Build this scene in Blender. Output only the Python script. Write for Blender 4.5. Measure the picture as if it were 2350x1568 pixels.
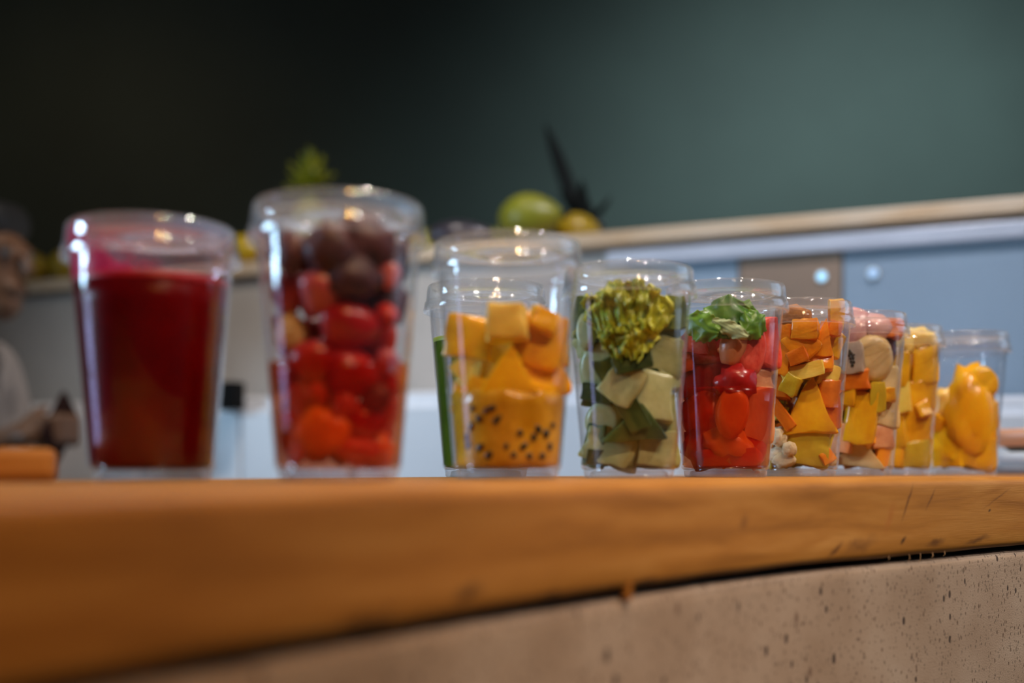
import bpy, bmesh, math, random
import numpy as np
from mathutils import Vector, Matrix, Euler, noise as mnoise

scene = bpy.context.scene
for o in list(bpy.data.objects):
    bpy.data.objects.remove(o)
COL = scene.collection
PI = math.pi
TOP = 1.05                     # height of the wooden worktop
CAM_H = TOP + 0.0075

# ------------------------------------------------------------------ camera
cam_d = bpy.data.cameras.new('camera')
cam = bpy.data.objects.new('camera', cam_d)
COL.objects.link(cam)
cam.location = (0, 0, CAM_H)
cam.rotation_euler = (PI / 2, 0, 0)
cam_d.sensor_width = 36.0
cam_d.lens = 39.83
cam_d.shift_y = 0.1238
cam_d.clip_start = 0.01
cam_d.dof.use_dof = True
cam_d.dof.focus_distance = 0.985
cam_d.dof.aperture_fstop = 2.2
scene.camera = cam

# ------------------------------------------------------------------ world, exposure
scene.view_settings.view_transform = 'Standard'
scene.view_settings.look = 'None'
scene.view_settings.gamma = 1.0
scene.view_settings.use_curve_mapping = False
scene.view_settings.exposure = 0.0
w = bpy.data.worlds.new('world'); scene.world = w
w.use_nodes = True
w.node_tree.nodes['Background'].inputs['Color'].default_value = (0.45, 0.68, 1.0, 1)
w.node_tree.nodes['Background'].inputs['Strength'].default_value = 0.8
try:
    scene.cycles.max_bounces = 10
    scene.cycles.transparent_max_bounces = 48
    scene.cycles.diffuse_bounces = 3
    scene.cycles.glossy_bounces = 4
    scene.cycles.caustics_reflective = False
    scene.cycles.caustics_refractive = False
    scene.cycles.sample_clamp_indirect = 4.0
    scene.cycles.use_denoising = True
except Exception:
    pass

def area(name, loc, target, sx, sy, watts, color):
    d = bpy.data.lights.new(name, 'AREA'); d.shape = 'RECTANGLE'
    d.size = sx; d.size_y = sy; d.energy = watts; d.color = color
    o = bpy.data.objects.new(name, d); COL.objects.link(o)
    o.location = loc
    o.rotation_euler = (Vector(target) - Vector(loc)).to_track_quat('-Z', 'Y').to_euler()
    return o
# daylight entering by two unseen windows of the room; the lower left light is added
area('daylight_left_window', (-3.04, 0.75, 1.80), (0, 0.75, 1.80), 0.62, 1.0, 36, (0.48, 0.76, 1.0)).data.spread = math.radians(110)
area('daylight_left_window_lower', (-3.04, 0.75, 0.76), (0, 0.75, 0.76), 0.62, 0.90, 1.4, (0.50, 0.46, 1.0)).data.spread = math.radians(110)  # violet light added so a dim strip reflects in the cups
area('daylight_right_window', (3.24, 1.9, 1.95), (0, 1.9, 1.95), 1.9, 1.5, 5, (0.62, 0.83, 1.0))
# unseen ceiling spotlights, some added for their light: (x, y, aimed at, watts, colour, cone in degrees), used by the lamp builder further down
LAMPS = [((0.50, -0.75), (-0.16, 0.34, 1.00), 62, (1.0, 0.42, 0.03), 40),  # added: stands at the right so orange light reaches the left plank front
         ((0.35, 0.15), (0.05, 0.75, 1.05), 54, (1.0, 0.72, 0.42), 55),
         ((1.25, 0.35), (0.45, 1.00, 1.05), 96, (1.0, 0.87, 0.74), 48),
         ((0.95, -0.75), (0.45, 0.90, 0.98), 70, (1.0, 0.84, 0.70), 40),
         ((-0.35, 1.75), (-0.60, 2.75, 1.15), 56, (1.0, 0.89, 0.80), 60),
         ((0.60, 1.45), (0.45, 2.40, 1.20), 92, (0.95, 0.91, 1.0), 75),  # added cool spot, brightens the cabinets and glass panels
         ((1.30, 2.50), (1.55, 4.3, 1.5), 225, (0.74, 0.96, 1.0), 125),  # added cool wall wash, lightens the right of the back wall
         ((0.15, 1.45), (0.15, 0.95, 1.1), 48, (1.0, 0.90, 0.78), 70),
         ((-1.5, 3.0), (-1.7, 4.3, 1.7), 5, (1.0, 0.52, 0.06), 110)]  # added warm wall wash, turns the left back wall olive
LAMP_Z = 2.75

# ------------------------------------------------------------------ materials
def new_mat(name):
    m = bpy.data.materials.new(name); m.use_nodes = True
    nt = m.node_tree
    for n in list(nt.nodes): nt.nodes.remove(n)
    out = nt.nodes.new('ShaderNodeOutputMaterial')
    return m, nt, out
def N(nt, t, **kw):
    n = nt.nodes.new(t)
    for k, v in kw.items():
        if hasattr(n, k): setattr(n, k, v)
        else: n.inputs[k].default_value = v
    return n
def ramp(nt, fac, stops):
    r = nt.nodes.new('ShaderNodeValToRGB')
    els = r.color_ramp.elements
    while len(els) < len(stops): els.new(0.5)
    for e, (p, c) in zip(els, stops):
        e.position = p; e.color = (*c, 1) if len(c) == 3 else c
    nt.links.new(fac, r.inputs['Fac'])
    return r
def coords(nt, kind='Object', scale=(1, 1, 1)):
    tc = nt.nodes.new('ShaderNodeTexCoord'); mp = nt.nodes.new('ShaderNodeMapping')
    mp.inputs['Scale'].default_value = scale
    nt.links.new(tc.outputs[kind], mp.inputs['Vector'])
    return mp.outputs['Vector']
def math_n(nt, op, a, b=None, clamp=False):
    n = nt.nodes.new('ShaderNodeMath'); n.operation = op; n.use_clamp = clamp
    for i, v in enumerate((a, b)):
        if v is None: continue
        if isinstance(v, (int, float)): n.inputs[i].default_value = v
        else: nt.links.new(v, n.inputs[i])
    return n.outputs[0]
def mix_c(nt, fac, a, b, blend='MIX'):
    n = nt.nodes.new('ShaderNodeMix'); n.data_type = 'RGBA'; n.blend_type = blend
    if isinstance(fac, (int, float)): n.inputs['Factor'].default_value = fac
    else: nt.links.new(fac, n.inputs['Factor'])
    for sock, v in ((n.inputs[6], a), (n.inputs[7], b)):
        if isinstance(v, tuple): sock.default_value = (*v[:3], 1)
        else: nt.links.new(v, sock)
    return n.outputs[2]
def simple(name, col, rough=0.5, var=0.12, scale=8, metallic=0, spec=0.5, bump=0.0, bscale=60):
    m, nt, out = new_mat(name)
    b = N(nt, 'ShaderNodeBsdfPrincipled')
    b.inputs['Roughness'].default_value = rough
    b.inputs['Metallic'].default_value = metallic
    b.inputs['Specular IOR Level'].default_value = spec
    n = N(nt, 'ShaderNodeTexNoise'); n.inputs['Scale'].default_value = scale; n.inputs['Detail'].default_value = 4
    nt.links.new(coords(nt), n.inputs['Vector'])
    d = tuple(c * (1 - var) for c in col); l = tuple(min(1, c * (1 + var)) for c in col)
    r = ramp(nt, n.outputs['Fac'], [(0.3, d), (0.7, l)])
    nt.links.new(r.outputs['Color'], b.inputs['Base Color'])
    if bump:
        n2 = N(nt, 'ShaderNodeTexNoise'); n2.inputs['Scale'].default_value = bscale
        nt.links.new(coords(nt), n2.inputs['Vector'])
        bp = N(nt, 'ShaderNodeBump'); bp.inputs['Strength'].default_value = bump; bp.inputs['Distance'].default_value = 0.002
        nt.links.new(n2.outputs['Fac'], bp.inputs['Height']); nt.links.new(bp.outputs['Normal'], b.inputs['Normal'])
    nt.links.new(b.outputs[0], out.inputs['Surface'])
    return m
def fruit(name, dark, light, rough=0.28, sss=0.35, radius=(0.012, 0.006, 0.003), scale=2.2, fibre=0.0, bump=0.25, spec=0.45):
    """wet cut fruit: colour noise, light scattering under the surface, wet gloss"""
    m, nt, out = new_mat(name)
    b = N(nt, 'ShaderNodeBsdfPrincipled')
    b.inputs['Roughness'].default_value = rough
    b.inputs['Subsurface Weight'].default_value = sss
    b.inputs['Subsurface Radius'].default_value = radius
    b.inputs['Subsurface Scale'].default_value = 0.6
    b.inputs['Specular IOR Level'].default_value = spec
    info = N(nt, 'ShaderNodeObjectInfo')
    v = coords(nt, 'Object', (1, 1, 1 - fibre))
    add = N(nt, 'ShaderNodeVectorMath', operation='ADD')
    nt.links.new(v, add.inputs[0]); nt.links.new(info.outputs['Location'], add.inputs[1])
    n = N(nt, 'ShaderNodeTexNoise'); n.inputs['Scale'].default_value = scale; n.inputs['Detail'].default_value = 5
    n.inputs['Roughness'].default_value = 0.65
    nt.links.new(add.outputs[0], n.inputs['Vector'])
    f = math_n(nt, 'ADD', n.outputs['Fac'], math_n(nt, 'MULTIPLY', math_n(nt, 'SUBTRACT', info.outputs['Random'], 0.5), 0.35))
    r = ramp(nt, f, [(0.28, dark), (0.72, light)])
    nt.links.new(r.outputs['Color'], b.inputs['Base Color'])
    n2 = N(nt, 'ShaderNodeTexNoise'); n2.inputs['Scale'].default_value = 9
    nt.links.new(add.outputs[0], n2.inputs['Vector'])
    bp = N(nt, 'ShaderNodeBump'); bp.inputs['Strength'].default_value = bump; bp.inputs['Distance'].default_value = 0.0008
    nt.links.new(n2.outputs['Fac'], bp.inputs['Height']); nt.links.new(bp.outputs['Normal'], b.inputs['Normal'])
    nt.links.new(b.outputs[0], out.inputs['Surface'])
    return m
def emit(name, col, strength):
    m, nt, out = new_mat(name)
    e = N(nt, 'ShaderNodeEmission'); e.inputs['Color'].default_value = (*col, 1); e.inputs['Strength'].default_value = strength
    nt.links.new(e.outputs[0], out.inputs['Surface'])
    return m

def plastic(name='clear_plastic', milk=0.007):
    m, nt, out = new_mat(name)
    lw = N(nt, 'ShaderNodeLayerWeight'); lw.inputs['Blend'].default_value = 0.5
    p = math_n(nt, 'POWER', lw.outputs['Facing'], 3.0)
    fac = math_n(nt, 'ADD', math_n(nt, 'MULTIPLY', p, 0.60), 0.020, clamp=True)
    tr = N(nt, 'ShaderNodeBsdfTransparent'); tr.inputs['Color'].default_value = (0.985, 0.985, 0.99, 1)
    gl = N(nt, 'ShaderNodeBsdfGlossy'); gl.inputs['Roughness'].default_value = 0.045
    gl.inputs['Color'].default_value = (1, 1, 1, 1)
    df = N(nt, 'ShaderNodeBsdfTranslucent'); df.inputs['Color'].default_value = (0.9, 0.9, 0.93, 1)
    m1 = N(nt, 'ShaderNodeMixShader'); m1.inputs[0].default_value = milk
    nt.links.new(tr.outputs[0], m1.inputs[1]); nt.links.new(df.outputs[0], m1.inputs[2])
    m2 = N(nt, 'ShaderNodeMixShader')
    nt.links.new(fac, m2.inputs[0]); nt.links.new(m1.outputs[0], m2.inputs[1]); nt.links.new(gl.outputs[0], m2.inputs[2])
    nt.links.new(m2.outputs[0], out.inputs['Surface'])
    return m

def film():
    """thin splashed coat of beet juice on the inside of the cup"""
    m, nt, out = new_mat('juice_film')
    v = coords(nt, 'Object')
    n = N(nt, 'ShaderNodeTexNoise'); n.inputs['Scale'].default_value = 38; n.inputs['Detail'].default_value = 3
    nt.links.new(v, n.inputs['Vector'])
    sep = N(nt, 'ShaderNodeSeparateXYZ'); nt.links.new(v, sep.inputs[0])
    g = math_n(nt, 'MULTIPLY', sep.outputs['X'], -9.0)
    hz = math_n(nt, 'MULTIPLY', math_n(nt, 'SUBTRACT', 0.128, sep.outputs['Z']), 14.0)
    s = math_n(nt, 'ADD', math_n(nt, 'ADD', n.outputs['Fac'], g), hz)
    r = ramp(nt, s, [(0.52, (0.03, 0.03, 0.03)), (0.74, (0.85, 0.85, 0.85))])
    tr = N(nt, 'ShaderNodeBsdfTransparent'); tr.inputs['Color'].default_value = (1, 0.92, 0.94, 1)
    b = N(nt, 'ShaderNodeBsdfPrincipled'); b.inputs['Base Color'].default_value = (0.55, 0.005, 0.09, 1); b.inputs['Roughness'].default_value = 0.3
    b.inputs['Subsurface Weight'].default_value = 0.0
    tl = N(nt, 'ShaderNodeBsdfTranslucent'); tl.inputs['Color'].default_value = (0.62, 0.02, 0.14, 1)
    mm = N(nt, 'ShaderNodeMixShader'); mm.inputs[0].default_value = 0.5
    nt.links.new(b.outputs[0], mm.inputs[1]); nt.links.new(tl.outputs[0], mm.inputs[2])
    mx = N(nt, 'ShaderNodeMixShader')
    nt.links.new(r.outputs['Color'], mx.inputs[0]); nt.links.new(tr.outputs[0], mx.inputs[1]); nt.links.new(mm.outputs[0], mx.inputs[2])
    nt.links.new(mx.outputs[0], out.inputs['Surface'])
    return m

def wood(name, dark, mid, light, marks=(), uvscale=(3.0, 26.0, 1), rough=0.5):
    """pine: grain along the first UV axis (metres); marks = dark scars with their own shape on the plank"""
    m, nt, out = new_mat(name)
    uv = coords(nt, 'UV', uvscale)
    n = N(nt, 'ShaderNodeTexNoise'); n.inputs['Scale'].default_value = 3.0; n.inputs['Detail'].default_value = 8
    n.inputs['Distortion'].default_value = 0.6
    nt.links.new(uv, n.inputs['Vector'])
    r = ramp(nt, n.outputs['Fac'], [(0.25, dark), (0.5, mid), (0.78, light)])
    col = r.outputs['Color']
    raw = coords(nt, 'UV', (1, 1, 1))
    fine = N(nt, 'ShaderNodeTexNoise'); fine.inputs['Scale'].default_value = 1.0; fine.inputs['Detail'].default_value = 6
    nt.links.new(coords(nt, 'UV', (40, 900, 1)), fine.inputs['Vector'])
    col = mix_c(nt, math_n(nt, 'MULTIPLY', math_n(nt, 'SUBTRACT', 0.52, fine.outputs['Fac'], clamp=True), 1.3, clamp=True), col, dark)
    dist = N(nt, 'ShaderNodeTexNoise'); dist.inputs['Scale'].default_value = 60; dist.inputs['Detail'].default_value = 5
    nt.links.new(raw, dist.inputs['Vector'])
    sep = N(nt, 'ShaderNodeSeparateXYZ'); nt.links.new(raw, sep.inputs[0])
    for (cx, cy, ang, L, W, strength, mc) in marks:
        ca, sa = math.cos(ang), math.sin(ang)
        dx = math_n(nt, 'SUBTRACT', sep.outputs['X'], cx); dy = math_n(nt, 'SUBTRACT', sep.outputs['Y'], cy)
        a = math_n(nt, 'ADD', math_n(nt, 'MULTIPLY', dx, ca), math_n(nt, 'MULTIPLY', dy, sa))
        b_ = math_n(nt, 'SUBTRACT', math_n(nt, 'MULTIPLY', dy, ca), math_n(nt, 'MULTIPLY', dx, sa))
        b_ = math_n(nt, 'ADD', b_, math_n(nt, 'MULTIPLY', math_n(nt, 'SUBTRACT', dist.outputs['Fac'], 0.5), W * 3.0))
        e = math_n(nt, 'SQRT', math_n(nt, 'ADD', math_n(nt, 'POWER', math_n(nt, 'DIVIDE', a, L), 2.0), math_n(nt, 'POWER', math_n(nt, 'ABSOLUTE', math_n(nt, 'DIVIDE', b_, W)), 2.0)))
        k = math_n(nt, 'MULTIPLY', math_n(nt, 'SUBTRACT', 1.0, e, clamp=True), strength, clamp=True)
        k = math_n(nt, 'MULTIPLY', k, math_n(nt, 'ADD', math_n(nt, 'MULTIPLY', fine.outputs['Fac'], 1.2), 0.3), clamp=True)
        col = mix_c(nt, k, col, mc)
    b = N(nt, 'ShaderNodeBsdfPrincipled'); b.inputs['Roughness'].default_value = rough
    b.inputs['Specular IOR Level'].default_value = 0.35
    nt.links.new(col, b.inputs['Base Color'])
    bp = N(nt, 'ShaderNodeBump'); bp.inputs['Strength'].default_value = 0.25; bp.inputs['Distance'].default_value = 0.0006
    nt.links.new(fine.outputs['Fac'], bp.inputs['Height']); nt.links.new(bp.outputs['Normal'], b.inputs['Normal'])
    nt.links.new(b.outputs[0], out.inputs['Surface'])
    return m

def concrete():
    m, nt, out = new_mat('speckled_concrete')
    uv = coords(nt, 'UV', (1, 1, 1))
    big = N(nt, 'ShaderNodeTexNoise'); big.inputs['Scale'].default_value = 14; big.inputs['Detail'].default_value = 6
    nt.links.new(uv, big.inputs['Vector'])
    r = ramp(nt, big.outputs['Fac'], [(0.3, (0.29, 0.205, 0.145)), (0.55, (0.36, 0.27, 0.205)), (0.8, (0.42, 0.335, 0.27))])
    col = r.outputs['Color']
    def specks(scale, thr, soft, c, amt, seed):
        nonlocal col
        vv = coords(nt, 'UV', (scale, scale * 0.55, 1))
        off = N(nt, 'ShaderNodeVectorMath', operation='ADD'); nt.links.new(vv, off.inputs[0]); off.inputs[1].default_value = (seed, seed * 1.7, 0)
        vo = N(nt, 'ShaderNodeTexVoronoi'); vo.inputs['Scale'].default_value = 1.0
        nt.links.new(off.outputs[0], vo.inputs['Vector'])
        sp = N(nt, 'ShaderNodeSeparateColor'); nt.links.new(vo.outputs['Color'], sp.inputs[0])
        size = math_n(nt, 'MULTIPLY', sp.outputs[0], thr)
        k = math_n(nt, 'DIVIDE', math_n(nt, 'SUBTRACT', size, vo.outputs['Distance']), soft, clamp=True)
        keep = math_n(nt, 'GREATER_THAN', sp.outputs[1], 0.45)
        k = math_n(nt, 'MULTIPLY', math_n(nt, 'MULTIPLY', k, keep), amt)
        col = mix_c(nt, k, col, c)
        return k
    specks(520, 0.50, 0.10, (0.10, 0.075, 0.055), 0.75, 3.1)
    specks(300, 0.40, 0.08, (0.12, 0.075, 0.05), 0.85, 9.4)
    k3 = specks(120, 0.30, 0.05, (0.045, 0.028, 0.022), 0.95, 5.2)
    specks(55, 0.20, 0.05, (0.13, 0.075, 0.05), 0.8, 1.2)
    b = N(nt, 'ShaderNodeBsdfPrincipled'); b.inputs['Roughness'].default_value = 0.75
    nt.links.new(col, b.inputs['Base Color'])
    fn = N(nt, 'ShaderNodeTexNoise'); fn.inputs['Scale'].default_value = 700; fn.inputs['Detail'].default_value = 4
    nt.links.new(uv, fn.inputs['Vector'])
    h = math_n(nt, 'SUBTRACT', fn.outputs['Fac'], k3)
    bp = N(nt, 'ShaderNodeBump'); bp.inputs['Strength'].default_value = 0.45; bp.inputs['Distance'].default_value = 0.0008
    nt.links.new(h, bp.inputs['Height']); nt.links.new(bp.outputs['Normal'], b.inputs['Normal'])
    nt.links.new(b.outputs[0], out.inputs['Surface'])
    return m

M = {}
M['plastic'] = plastic()
M['lidplastic'] = plastic('lid_plastic', 0.09)
M['baseplastic'] = plastic('moulded_base_plastic', 0.2)
M['film'] = film()
M['concrete'] = concrete()
# --- fruit colours
M['acai'] = fruit('acai_flesh', (0.04, 0.010, 0.014), (0.13, 0.04, 0.045), rough=0.5, scale=3, bump=0.6)
M['strawberry'] = fruit('strawberry_flesh', (0.36, 0.004, 0.004), (0.62, 0.03, 0.012), scale=2)
M['pinkberry'] = fruit('pale_strawberry_flesh', (0.40, 0.03, 0.06), (0.62, 0.16, 0.15), scale=2)
M['banana'] = fruit('banana_flesh', (0.58, 0.38, 0.16), (0.74, 0.56, 0.30), scale=2)
M['papaya'] = fruit('papaya_flesh', (0.78, 0.19, 0.006), (0.92, 0.33, 0.012), rough=0.22)
M['papayadeep'] = fruit('ripe_papaya_flesh', (0.60, 0.12, 0.006), (0.80, 0.22, 0.012), rough=0.25)
M['mango'] = fruit('mango_flesh', (0.74, 0.33, 0.008), (0.90, 0.50, 0.012), rough=0.25)
M['mangopale'] = fruit('pale_mango_flesh', (0.78, 0.47, 0.05), (0.90, 0.64, 0.13), rough=0.3)
M['mangogreen'] = fruit('unripe_mango_flesh', (0.52, 0.34, 0.012), (0.70, 0.52, 0.04), rough=0.3)
M['pineapple'] = fruit('pineapple_flesh', (0.84, 0.48, 0.04), (0.95, 0.70, 0.25), rough=0.35, scale=4)
M['melon'] = fruit('honeydew_flesh', (0.30, 0.31, 0.12), (0.48, 0.47, 0.24), rough=0.3, radius=(0.010, 0.010, 0.004))
M['leafgreen'] = fruit('green_leaf', (0.035, 0.06, 0.008), (0.16, 0.19, 0.03), rough=0.35, sss=0.1, scale=3)
M['cucumberskin'] = fruit('dark_green_skin', (0.016, 0.030, 0.005), (0.06, 0.085, 0.014), rough=0.3, sss=0.05, scale=3)
M['lettuce'] = fruit('lettuce_leaf', (0.10, 0.17, 0.004), (0.56, 0.52, 0.03), rough=0.4, sss=0.2, scale=120, bump=0.4)
M['mint'] = fruit('mint_leaf', (0.04, 0.13, 0.008), (0.17, 0.34, 0.02), rough=0.38, sss=0.15, scale=50, bump=0.4)
M['mintpale'] = fruit('mint_leaf_underside', (0.28, 0.36, 0.12), (0.52, 0.56, 0.30), rough=0.5, sss=0.15, scale=50)
M['watermelon'] = fruit('watermelon_flesh', (0.62, 0.045, 0.025), (0.86, 0.16, 0.10), rough=0.25, scale=4, bump=0.5)
M['watermelondark'] = fruit('wet_watermelon_flesh', (0.30, 0.006, 0.006), (0.50, 0.02, 0.014), rough=0.22)
M['watermelondeep'] = fruit('pressed_watermelon_flesh', (0.50, 0.026, 0.010), (0.70, 0.09, 0.02), rough=0.25, scale=1.5)
M['apricot'] = fruit('apricot_flesh', (0.66, 0.13, 0.02), (0.80, 0.26, 0.05))
M['peach'] = fruit('peach_flesh', (0.62, 0.22, 0.09), (0.80, 0.40, 0.20))
M['granola'] = fruit('granola', (0.20, 0.06, 0.010), (0.44, 0.16, 0.02), rough=0.7, sss=0.0, scale=5, bump=0.8)
M['oat'] = fruit('rolled_oats', (0.62, 0.46, 0.26), (0.80, 0.66, 0.44), rough=0.7, sss=0.1, scale=4)
M['onion'] = fruit('red_onion_petal', (0.26, 0.05, 0.09), (0.74, 0.42, 0.40), rough=0.25, scale=1.3)
M['onionskin'] = fruit('dark_onion_skin', (0.07, 0.015, 0.03), (0.20, 0.06, 0.08), rough=0.3)
M['dragonfruit'] = fruit('dragonfruit_flesh', (0.30, 0.20, 0.14), (0.46, 0.35, 0.26), rough=0.4, scale=3)
M['orangeslice'] = fruit('orange_mango_flesh', (0.92, 0.40, 0.004), (0.98, 0.56, 0.008), rough=0.25)
M['orangepale'] = fruit('pale_orange_flesh', (0.92, 0.42, 0.04), (0.97, 0.60, 0.14), rough=0.3)
def redjuice():
    m, nt, out = new_mat('red_fruit_juice')
    tr = N(nt, 'ShaderNodeBsdfTransparent'); tr.inputs['Color'].default_value = (0.98, 0.58, 0.40, 1)
    b = N(nt, 'ShaderNodeBsdfPrincipled'); b.inputs['Base Color'].default_value = (0.36, 0.010, 0.006, 1); b.inputs['Roughness'].default_value = 0.15
    tl = N(nt, 'ShaderNodeBsdfTranslucent'); tl.inputs['Color'].default_value = (0.7, 0.03, 0.012, 1)
    m1 = N(nt, 'ShaderNodeMixShader'); m1.inputs[0].default_value = 0.4
    nt.links.new(b.outputs[0], m1.inputs[1]); nt.links.new(tl.outputs[0], m1.inputs[2])
    m2 = N(nt, 'ShaderNodeMixShader'); m2.inputs[0].default_value = 0.26
    nt.links.new(tr.outputs[0], m2.inputs[1]); nt.links.new(m1.outputs[0], m2.inputs[2])
    nt.links.new(m2.outputs[0], out.inputs['Surface'])
    return m
M['redjuice'] = redjuice()
M['pulp'] = fruit('passion_fruit_pulp', (0.48, 0.22, 0.004), (0.80, 0.46, 0.03), rough=0.22, scale=55, bump=0.3)
M['seed'] = simple('dark_fruit_seed', (0.022, 0.014, 0.006), rough=0.3)
M['beet'] = fruit('beet_juice', (0.10, 0.0004, 0.002), (0.22, 0.001, 0.003), rough=0.3, sss=0.3, radius=(0.02, 0.002, 0.002), scale=14, bump=0.0, spec=0.08)
M['beetfoam'] = fruit('beet_foam', (0.42, 0.004, 0.02), (0.6, 0.02, 0.05), rough=0.4, sss=0.4, scale=60)
M['greenjuice'] = fruit('green_juice', (0.05, 0.085, 0.004), (0.10, 0.15, 0.008), rough=0.15, sss=0.3, scale=20, bump=0.0)
M['greenfoam'] = fruit('green_foam', (0.30, 0.34, 0.03), (0.42, 0.46, 0.06), rough=0.4, scale=60)

# ------------------------------------------------------------------ mesh helpers
def link(name, me, mat, parent=None, loc=None, rot=None, scale=None, smooth=False):
    o = bpy.data.objects.new(name, me); COL.objects.link(o)
    if mat is not None and len(me.materials) == 0: me.materials.append(mat)
    if parent is not None: o.parent = parent
    if loc is not None: o.location = loc
    if rot is not None: o.rotation_euler = rot
    if scale is not None: o.scale = scale
    if smooth:
        for p in me.polygons: p.use_smooth = True
    return o
def mesh_bm(name, bm):
    me = bpy.data.meshes.new(name); bm.to_mesh(me); bm.free(); return me
def tag(o, label=None, cat=None, group=None, kind=None):
    if label: o['label'] = label
    if cat: o['category'] = cat
    if group: o['group'] = group
    if kind: o['kind'] = kind
    return o
def empty(name, loc=(0, 0, 0), rz=0.0):
    o = bpy.data.objects.new(name, None); COL.objects.link(o)
    o.location = loc; o.rotation_euler = (0, 0, rz); o.empty_display_size = 0.05
    return o
def box_bm(bm, x0, x1, y0, y1, z0, z1, bevel=0.0, seg=2):
    r = bmesh.ops.create_cube(bm, size=1.0)
    for v in r['verts']:
        v.co = Vector((x0 + (v.co.x + .5) * (x1 - x0), y0 + (v.co.y + .5) * (y1 - y0), z0 + (v.co.z + .5) * (z1 - z0)))
    if bevel:
        es = list({e for v in r['verts'] for e in v.link_edges})
        bmesh.ops.bevel(bm, geom=es, offset=bevel, segments=seg, affect='EDGES', profile=0.5)
def box(name, x0, x1, y0, y1, z0, z1, mat, parent=None, bevel=0.0, seg=2):
    bm = bmesh.new(); box_bm(bm, x0, x1, y0, y1, z0, z1, bevel, seg)
    return link(name, mesh_bm(name, bm), mat, parent)
def lathe_mesh(name, prof, seg=72, cap_start=False, cap_end=False):
    vs, fs = [], []
    n = len(prof)
    for i in range(seg):
        a = 2 * PI * i / seg
        for r, z in prof: vs.append((r * math.cos(a), r * math.sin(a), z))
    for i in range(seg):
        j = (i + 1) % seg
        for k in range(n - 1):
            fs.append((i * n + k, j * n + k, j * n + k + 1, i * n + k + 1))
    me = bpy.data.meshes.new(name); me.from_pydata(vs, [], fs)
    bm = bmesh.new(); bm.from_mesh(me)
    bmesh.ops.remove_doubles(bm, verts=bm.verts, dist=1e-6)
    bmesh.ops.recalc_face_normals(bm, faces=bm.faces)
    bm.to_mesh(me); bm.free()
    for p in me.polygons: p.use_smooth = True
    return me
def tube_mesh(name, pts, radii, seg=10):
    bm = bmesh.new(); add_tube(bm, pts, radii, seg); return mesh_bm(name, bm)
def add_tube(bm, pts, radii, seg=10):
    pts = [Vector(p) for p in pts]
    rings = []
    up = Vector((0.13, 0.31, 0.94))
    for i, p in enumerate(pts):
        t = (pts[min(i + 1, len(pts) - 1)] - pts[max(i - 1, 0)]).normalized()
        a = t.cross(up)
        if a.length < 1e-4: a = t.cross(Vector((1, 0, 0)))
        a.normalize(); b = t.cross(a).normalized()
        r = radii[i] if hasattr(radii, '__len__') else radii
        rings.append([bm.verts.new(p + (a * math.cos(2 * PI * k / seg) + b * math.sin(2 * PI * k / seg)) * r) for k in range(seg)])
    for r0, r1 in zip(rings, rings[1:]):
        for k in range(seg):
            bm.faces.new((r0[k], r0[(k + 1) % seg], r1[(k + 1) % seg], r1[k]))
    bm.faces.new(list(reversed(rings[0]))); bm.faces.new(rings[-1])

# ------------------------------------------------------------------ room
M['wall_green'] = simple('dark_green_plaster', (0.027, 0.040, 0.034), rough=0.8, var=0.18, scale=1.3)
M['wall_side'] = simple('grey_plaster', (0.16, 0.15, 0.13), rough=0.8)
M['ceiling'] = simple('dark_ceiling_paint', (0.06, 0.055, 0.05), rough=0.85)
M['floor'] = simple('grey_screed', (0.14, 0.125, 0.11), rough=0.6, scale=3)
M['frame'] = simple('white_window_frame', (0.6, 0.6, 0.6), rough=0.4)
X0, X1, Y0, Y1, ZC = -3.0, 3.2, -2.6, 4.3, 3.1
t_ = 0.12
tag(box('floor', X0, X1, Y0, Y1, -0.1, 0, M['floor']), 'grey screed floor of the juice bar', 'floor', kind='structure')
tag(box('ceiling', X0, X1, Y0, Y1, ZC, ZC + .1, M['ceiling']), 'dark painted ceiling above the counters', 'ceiling', kind='structure')
tag(box('wall_back', X0 - t_, X1 + t_, Y1, Y1 + t_, 0, ZC, M['wall_green']), 'dark green plaster wall behind the bar', 'wall', kind='structure')
tag(box('wall_front', X0 - t_, X1 + t_, Y0 - t_, Y0, 0, ZC, M['wall_side']), 'grey plaster wall behind the camera', 'wall', kind='structure')
def wall_with_window(name, xa, xb, wy0, wy1, wz0, wz1, label):
    bm = bmesh.new()
    box_bm(bm, xa, xb, Y0, wy0, 0, ZC); box_bm(bm, xa, xb, wy1, Y1, 0, ZC)
    box_bm(bm, xa, xb, wy0, wy1, 0, wz0); box_bm(bm, xa, xb, wy0, wy1, wz1, ZC)
    return tag(link(name, mesh_bm(name, bm), M['wall_side']), label, 'wall', kind='structure')
wall_with_window('wall_left', X0 - t_, X0, 0.40, 1.10, 0.25, 2.33, 'grey plaster wall with a tall daylight window on the left')
wall_with_window('wall_right', X1, X1 + t_, 0.9, 2.9, 1.15, 2.75, 'grey plaster wall with a wide daylight window on the right')
def window(name, x, wy0, wy1, wz0, wz1, label):
    e = empty(name, (x, (wy0 + wy1) / 2, wz0)); tag(e, label, 'window', kind='structure')
    hw = (wy1 - wy0) / 2; h = wz1 - wz0; f = 0.04
    for a in ((-hw, -hw + f, 0, h), (hw - f, hw, 0, h), (-hw + f, hw - f, 0, f), (-hw + f, hw - f, h - f, h)):
        box('window_frame', -.03, .03, a[0], a[1], a[2], a[3], M['frame'], e)
    if name == 'window_1':  # lower half opened for the added violet light
        box('transom', -.03, .03, -hw + f, hw - f, 1.0, 1.07, M['frame'], e)
        box('pane', -.003, .003, -hw + f, hw - f, f, 1.0, M['plastic'], e); box('pane', -.003, .003, -hw + f, hw - f, 1.07, h - f, M['plastic'], e)
    else:
        box('pane', -.003, .003, -hw + f, hw - f, f, h - f, M['plastic'], e)
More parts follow.
